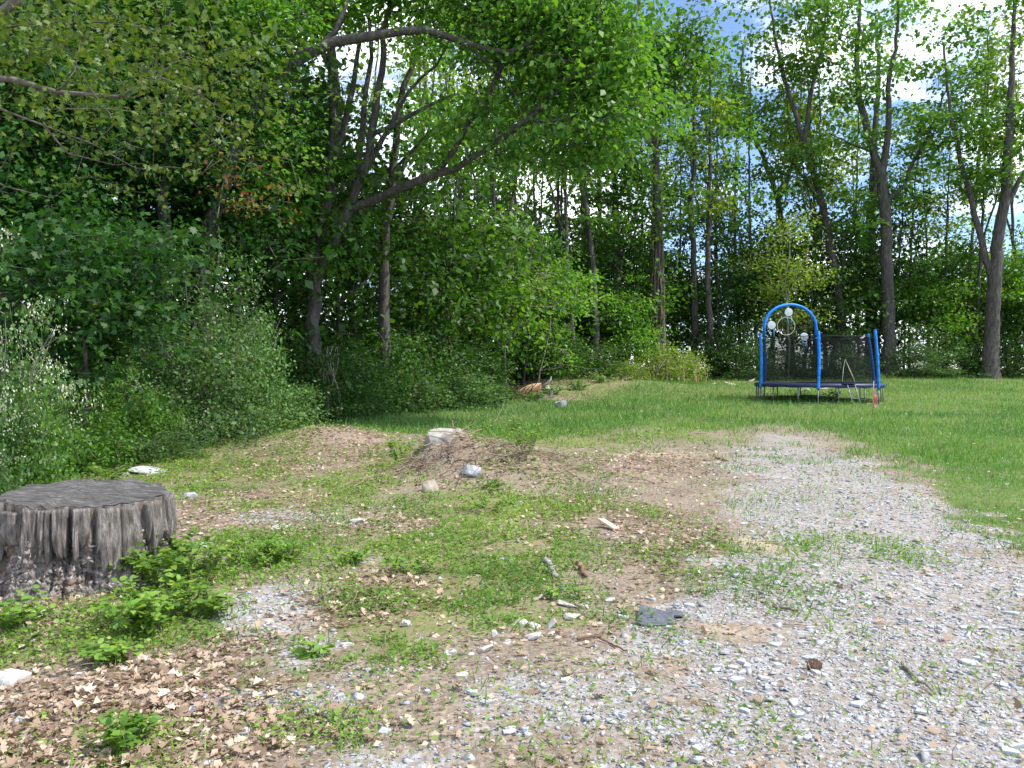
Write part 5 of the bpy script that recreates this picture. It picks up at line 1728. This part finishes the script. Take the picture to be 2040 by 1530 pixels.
# dry brush heaped on the mound
c = gp(960, 955)
bp = empty('brush_pile', (c[0], c[1], Hf(*c)))
rng = np.random.default_rng(720)
bms = []
for k in range(8):
    L = rng.uniform(.35, .8)
    pts = np.array([(-L / 2, 0, 0), (-L / 6, rng.normal() * .05, .03), (L / 6, rng.normal() * .05, .02), (L / 2, rng.normal() * .08, .05)])
    mb = MB(); mb.tube(pts, [.007, .006, .005, .002], 4)
    e = pts[2] + np.array((.12, rng.normal() * .1, .06)); mb.tube([pts[1], pts[2] * .5 + e * .5, e], [.004, .003, .0015], 3)
    bms.append(mb.mesh('brush_twig', M['twig']))
for k in range(120):
    ox, oy = rng.normal() * .95, rng.normal() * .38
    o = link('twig', bms[k % 8], bp, loc=(ox, oy, Hf(c[0] + ox, c[1] + oy) - Hf(*c) + rng.uniform(.01, .09)))
    o.rotation_euler = (rng.normal() * .25, rng.normal() * .3, rng.uniform(0, 6.28))
tag(bp, 'heap of dry brown twigs over the mound in the middle', 'brush pile')

for px, py, n_t, sx, lb in [(1165, 772, 34, 1.0, 'heap of brown twigs right of the grey rock'), (1120, 752, 30, .8, 'tangle of dead stems behind the tan log'), (1275, 757, 44, 1.3, 'band of dead twigs below the small brush heap'),
                            (1370, 752, 40, 1.2, 'dead twigs spread right of the round brush'), (1440, 745, 30, 1.0, 'dead branches beside shrub left of trampoline')]:
    c = gp(px, py)
    b2 = empty('brush_pile', (c[0], c[1], Hf(*c)))
    for k in range(n_t):
        ox, oy = rng.normal() * sx, rng.normal() * .4
        o = link('twig', bms[k % 8], b2, loc=(ox, oy, Hf(c[0] + ox, c[1] + oy) - Hf(*c) + rng.uniform(.02, .25)))
        o.rotation_euler = (rng.normal() * .3, rng.normal() * .5, rng.uniform(0, 6.28)); o.scale = (1.3, 2.2, 2.2)
    tag(b2, lb, 'brush pile')

# ------------------------------------------------------------------ marker stakes
M['stake_wood'] = noise_mat('stake_wood', [(.35, .22, .14), (.5, .34, .23)], scale=10, bump=.1)
M['pink_tape'] = noise_mat('pink_tape', [(.50, .13, .12), (.60, .20, .17)], scale=8, bump=.0, rough=.5)
M['orange_paint'] = noise_mat('orange_paint', [(.75, .22, .12), (.85, .30, .18)], scale=8, bump=.0, rough=.6)


def stake(px, py, hpx, label, flag, topcol):
    g = gp(px, py)
    k = g[1] / F
    h = hpx * k
    r = empty('marker_stake', (g[0], g[1], Hf(*g) - .05))
    mb = MB(); mb.tube([(0, 0, 0), (.005, 0, h * .5), (.012, 0, h + .05)], [.014, .013, .012], 6)
    link('post', mb.mesh('post', M['stake_wood'], True), r)
    if topcol:
        mb = MB(); mb.box((.012, 0, h * .72 + .05), (.05, .035, h * .62)); link('painted_top', mb.mesh('painted_top', M['orange_paint']), r)
    if flag:
        vs, fs = [], []
        for i in range(9):
            t = i / 8
            zz_ = h * (.72 - .42 * t)
            w = .03 + .06 * math.sin(math.pi * min(1, t * .8 + .1))
            vs += [(.012, -.016 - .01 * math.sin(i), zz_ + .05), (.012 + w, -.02 + .03 * math.sin(i * 1.3), zz_ + .03 * math.sin(i))]
            if i: fs.append((2 * i - 2, 2 * i - 1, 2 * i + 1, 2 * i))
        mb = MB(); mb.add(vs, fs); link('flag_tape', mb.mesh('flag_tape', M['pink_tape'], True), r)
    tag(r, label, 'stake')


stake(1739, 832, 72, 'thin wooden stake with pink flagging tape before the trampoline', True, False)
stake(1386, 776, 18, 'short orange painted stake at far end of the lawn', False, True)

# ------------------------------------------------------------------ trampoline
def build_trampoline():
    TY = 28.5
    tx = P(1630, 765, TY)[0]
    gz = Hf(tx, TY)
    root = empty('trampoline', (tx, TY, gz))
    R = 2.15
    rim = P(1630, 764, TY)[2] - gz

    def simple(name, col, rough=.5, metal=0.0, spec=.5):
        return noise_mat(name, [tuple(c * .85 for c in col), col], scale=3, rough=rough, bump=.08, bdist=.004, metal=metal, spec=spec)
    blue = noise_mat('blue_foam', [(.008, .15, .55), (.008, .215, .78), (.03, .29, .84)], scale=2.2, rough=.5, bump=.25, bdist=.02, stretch=(1, 1, 3))
    navy = simple('navy_pad', (.020, .030, .11), .5)
    steel = simple('galvanised_steel', (.24, .25, .265), .5, .5)
    black = simple('black_mat', (.012, .012, .014), .8)
    white = simple('white_foam', (.60, .70, .76), .6)
    yellow = simple('pale_yellow', (.78, .78, .40), .5)
    cyan = simple('light_blue_strap', (.14, .42, .72), .5)
    cream = simple('cream_cord', (.55, .50, .40), .7)
    net, n, l, out = new_mat('netting')
    d = n.new('ShaderNodeBsdfDiffuse'); d.inputs['Color'].default_value = (.018, .018, .022, 1)
    t = n.new('ShaderNodeBsdfTransparent')
    mx = n.new('ShaderNodeMixShader'); mx.inputs['Fac'].default_value = .5
    l.new(t.outputs[0], mx.inputs[1]); l.new(d.outputs[0], mx.inputs[2]); l.new(mx.outputs[0], out.inputs['Surface'])
    A = np.linspace(0, 2 * math.pi, 65)

    def gdz(x, y):
        return Hf(tx + x, TY + y) - gz

    def tube(name, pts, r, mat, sides=10, parent=root):
        mb = MB(); mb.tube(pts, r, sides)
        return link(name, mb.mesh(name, mat, True), parent)

    def hoop(name, rad, z, r, mat, cx=0, cy=0):
        mb = MB(); p = np.stack([cx + rad * np.cos(A), cy + rad * np.sin(A), np.full(65, z)], 1)
        mb.tube(p, r, 8, cap=False)
        return link(name, mb.mesh(name, mat, True), root)
    hoop('frame_ring', R - .03, rim - .05, .022, steel)
    # jumping mat
    mb = MB()
    vs = [(0, 0, rim - .03)] + [((R - .32) * math.cos(a), (R - .32) * math.sin(a), rim - .01) for a in A[:-1]]
    mb.add(vs, [(0, 1 + i, 1 + (i + 1) % 64) for i in range(64)])
    mb.add([(x, y, z - .008) for x, y, z in vs], [(0, 1 + (i + 1) % 64, 1 + i) for i in range(64)])
    link('jumping_mat', mb.mesh('jumping_mat', black), root)
    # padded cover with a hanging skirt
    prof = [(R - .34, rim + .005), (R - .3, rim + .03), (R - .06, rim + .035), (R + .02, rim + .01), (R + .025, rim - .10), (R + .005, rim - .10), (R - .01, rim - .01), (R - .32, rim - .005)]
    mb = MB(); k = len(prof)
    vs = [(r * math.cos(a), r * math.sin(a), z + (.012 * math.sin(a * 17) if z < rim - .05 else 0)) for a in A[:-1] for r, z in prof]
    fs = [(i * k + j, ((i + 1) % 64) * k + j, ((i + 1) % 64) * k + (j + 1) % k, i * k + (j + 1) % k) for i in range(64) for j in range(k)]
    mb.add(vs, fs)
    link('safety_pad', mb.mesh('safety_pad', navy, True), root)
    # legs: W shaped pairs under the ring
    az0 = math.degrees(math.atan2(tx, TY))
    ang = [math.radians(q - az0) for q in (-90, -30, 30, 90, 150, 210)]
    for a in ang:
        for off in (-.30, .30):
            b = a + off
            x, y = (R - .03) * math.cos(b), (R - .03) * math.sin(b)
            tube('leg', [(x, y, gdz(x, y) - .03), (x, y, rim - .06)], .022, steel)
        xs = [((R - .03) * math.cos(a + o_), (R - .03) * math.sin(a + o_)) for o_ in np.linspace(-.30, .30, 5)]
        tube('foot_bar', [(x, y, gdz(x, y) + .022) for x, y in xs], .02, steel)
    # enclosure poles in blue foam
    top = P(1630, 667, TY)[2] - gz
    bases = {}
    lean = {0: (0, 0), 1: (-.14, .0), 2: (-.26, -.05), 3: (-.10, 0), 4: (-.02, 0), 5: (-.02, 0)}
    for i, a in enumerate(ang):
        x, y = (R + .03) * math.cos(a), (R + .03) * math.sin(a)
        lx, ly = lean[i]
        p0 = (x, y, gdz(x, y)); p1 = (x, y, rim - .16); p2 = (x + lx, y + ly, top + (.06 if i == 1 else 0))
        tube('pole', [p0, p1], .024, steel)
        tt_ = np.linspace(0, 1, 22)[:, None]
        pts_ = np.array(p1) * (1 - tt_) + np.array(p2) * tt_ + np.array((.025, 0, 0)) * np.sin(math.pi * tt_)
        sl = tube('foam_sleeve', pts_, .050 + .004 * np.sin(np.arange(22) * 2.1 + i) + .003 * np.cos(np.arange(22) * .9 + i * 2), blue, 12)
        mb = MB(); mb.tube([p2, (p2[0], p2[1], p2[2] + .04)], [.056, .04], 12); link('pole_cap', mb.mesh('pole_cap', blue, True), sl)
        bases[i] = (p1, p2)
    # blue arch standing on the two rear poles at left
    L, Rr = np.array(bases[4][1]), np.array(bases[3][1])
    peak = P(1572, 605, TY + 1.4)[2] - gz
    th = np.linspace(math.pi, 0, 25)
    c0 = .5 * (L + Rr); half = .5 * (Rr - L)
    up0 = top + (peak - top) * .30
    arch = [L, L * [1, 1, 0] + np.array((0, 0, up0))] + [c0 * [1, 1, 0] + half * [1, 1, 0] * math.cos(t) + np.array((0, 0, up0 + (peak - up0) * math.sin(t))) for t in th[1:-1]] + [Rr * [1, 1, 0] + np.array((0, 0, up0)), Rr]
    tube('arch', np.array(arch), .058 + .004 * np.sin(np.arange(len(arch)) * 2.3), blue, 12)
    # netting between the poles
    nz_ = [rim + .03, top - .10]
    m = 60
    ta = np.linspace(0, 2 * math.pi, m + 1)[:-1]
    open0, open1 = math.radians(-64), math.radians(-52)
    panels = []
    for i in range(6):
        a0, a1 = ang[i], ang[i] + math.radians(60)
        vs, fs = [], []
        nn = 11
        for q in range(nn):
            t = q / (nn - 1)
            e0, e1 = np.array(bases[i][0]), np.array(bases[(i + 1) % 6][0])
            f0, f1 = np.array(bases[i][1]), np.array(bases[(i + 1) % 6][1])
            lo = e0 * (1 - t) + e1 * t; hi = f0 * (1 - t) + f1 * t
            bow = 1 + .10 * math.sin(math.pi * t)
            lo = lo * [bow * .97, bow * .97, 0] + np.array((0, 0, rim + .04))
            hi = hi * [bow * .97, bow * .97, 0] + np.array((0, 0, top - .08 - .05 * math.sin(math.pi * t)))
            for s_ in range(5):
                w = s_ / 4
                pt = lo * (1 - w) + hi * w
                vs.append(pt)
            if q:
                for s_ in range(4):
                    b = (q - 1) * 5 + s_
                    fs.append((b, b + 5, b + 6, b + 1))
        mb = MB(); mb.add(vs, fs)
        pn = link('net_panel', mb.mesh('net_panel', net, True), root)
        tube('net_hem', np.array(vs)[4::5], .012, black, 5, pn)
    # thin net filling the arch, with the ring and three round targets
    vs = [c0 * [1, 1, 0] + np.array((0, 0, up0))]
    arc = np.array(arch) * [1, 1, 1]
    vs = [c0 * [1, 1, 0] + np.array((0, 0, top + .1))] + [q for q in arc]
    thin, n, l, out = new_mat('thin_netting')
    d = n.new('ShaderNodeBsdfDiffuse'); d.inputs['Color'].default_value = (.02, .02, .022, 1)
    t = n.new('ShaderNodeBsdfTransparent')
    mx = n.new('ShaderNodeMixShader'); mx.inputs['Fac'].default_value = .2
    l.new(t.outputs[0], mx.inputs[1]); l.new(d.outputs[0], mx.inputs[2]); l.new(mx.outputs[0], out.inputs['Surface'])
    mb = MB(); mb.add(vs, [(0, i, i + 1) for i in range(1, len(vs) - 1)])
    link('arch_net', mb.mesh('arch_net', thin), root)
    yN = c0[1] - .12

    def at(px, py):
        d_ = ray(px, py)                      # meet the upright plane of the arch
        nx, ny = (Rr - L)[1], -(Rr - L)[0]
        o_ = c0 + np.array((nx, ny, 0)) / math.hypot(nx, ny) * .12 * (1 if ny < 0 else -1)
        t_ = ((tx + o_[0]) * nx + (TY + o_[1]) * ny) / (d_[0] * nx + d_[1] * ny)
        return np.array((d_[0] * t_ - tx, d_[1] * t_ - TY, CAM_Z + d_[2] * t_ - gz))
    cc = at(1566, 650)
    mb = MB(); mb.tube(np.stack([cc[0] + .33 * np.cos(A), np.full(65, cc[1]), cc[2] + .33 * np.sin(A)], 1), .013, 6, cap=False)
    link('goal_ring', mb.mesh('goal_ring', cream, True), root)
    for (px, py, dx) in ((1571, 622, 9), (1537, 648, 4), (1602, 671, 6)):
        q = at(px, py)
        mb = MB(); mb.tube([(q[0], q[1] + .015, q[2]), (q[0], q[1] - .015, q[2]), (q[0], q[1] - .03, q[2])], [.15, .15, .14], 24)
        dsk = link('target_disc', mb.mesh('target_disc', white), root)
        mb = MB(); mb.tube([(q[0] + .02, q[1] - .03, q[2]), (q[0] + .02, q[1] - .036, q[2])], [.055, .05], 16)
        link('disc_centre', mb.mesh('disc_centre', yellow), dsk)
        for sx in (-.075, .085):
            mb = MB(); mb.tube([(q[0] + sx, q[1] - .01, q[2] - .13), (q[0] + sx * .9 + dx * .004, q[1] - .02, q[2] - .32), (q[0] + sx * .6 + dx * .008, q[1] - .01, q[2] - .50)], .012, 5)
            link('strap', mb.mesh('strap', cyan, True), dsk)
    # ladder on the near right side
    la = math.radians(-58)
    yl = -2.1

    def atl(px, py, yy):
        q = P(px, py, TY + yy)
        return np.array((q[0] - tx, yy, q[2] - gz))
    t0, t1 = atl(1687, 764, yl - .08), atl(1702, 763, yl - .08)
    b0, b1 = atl(1700, 801, yl - .42), atl(1715, 800, yl - .42)
    b0[2] = gdz(b0[0], b0[1]); b1[2] = gdz(b1[0], b1[1])
    lad = tube('ladder', [t0, .5 * (t0 + b0), b0], .018, steel)
    tube('rail', [t1, .5 * (t1 + b1), b1], .018, steel, parent=lad)
    for w in (.22, .45, .68, .93):
        c = (t0 * (1 - w) + b0 * w + t1 * (1 - w) + b1 * w) / 2
        mb = MB(); u = (t1 - t0); u = Vector(u).normalized()
        mb.box(c, (np.linalg.norm(t1 - t0), .07, .022)); link('rung', mb.mesh('rung', steel), lad)
    mb = MB(); mb.box(((t0[0] + t1[0]) / 2 - .05, yl - .02, rim + .04), (.42, .22, .02)); link('ladder_flap', mb.mesh('ladder_flap', navy), lad)
    # cord edging the spread door slit
    e = [atl(1678, 760, yl + .02), atl(1680, 735, yl + .04), atl(1684, 716, yl + .05), atl(1692, 735, yl + .04), atl(1703, 760, yl + .02)]
    tube('door_cord', np.array(e), .014, cream, 6)
    tag(root, 'round trampoline with blue padded poles, black net, blue arch and short ladder', 'trampoline')


build_trampoline()
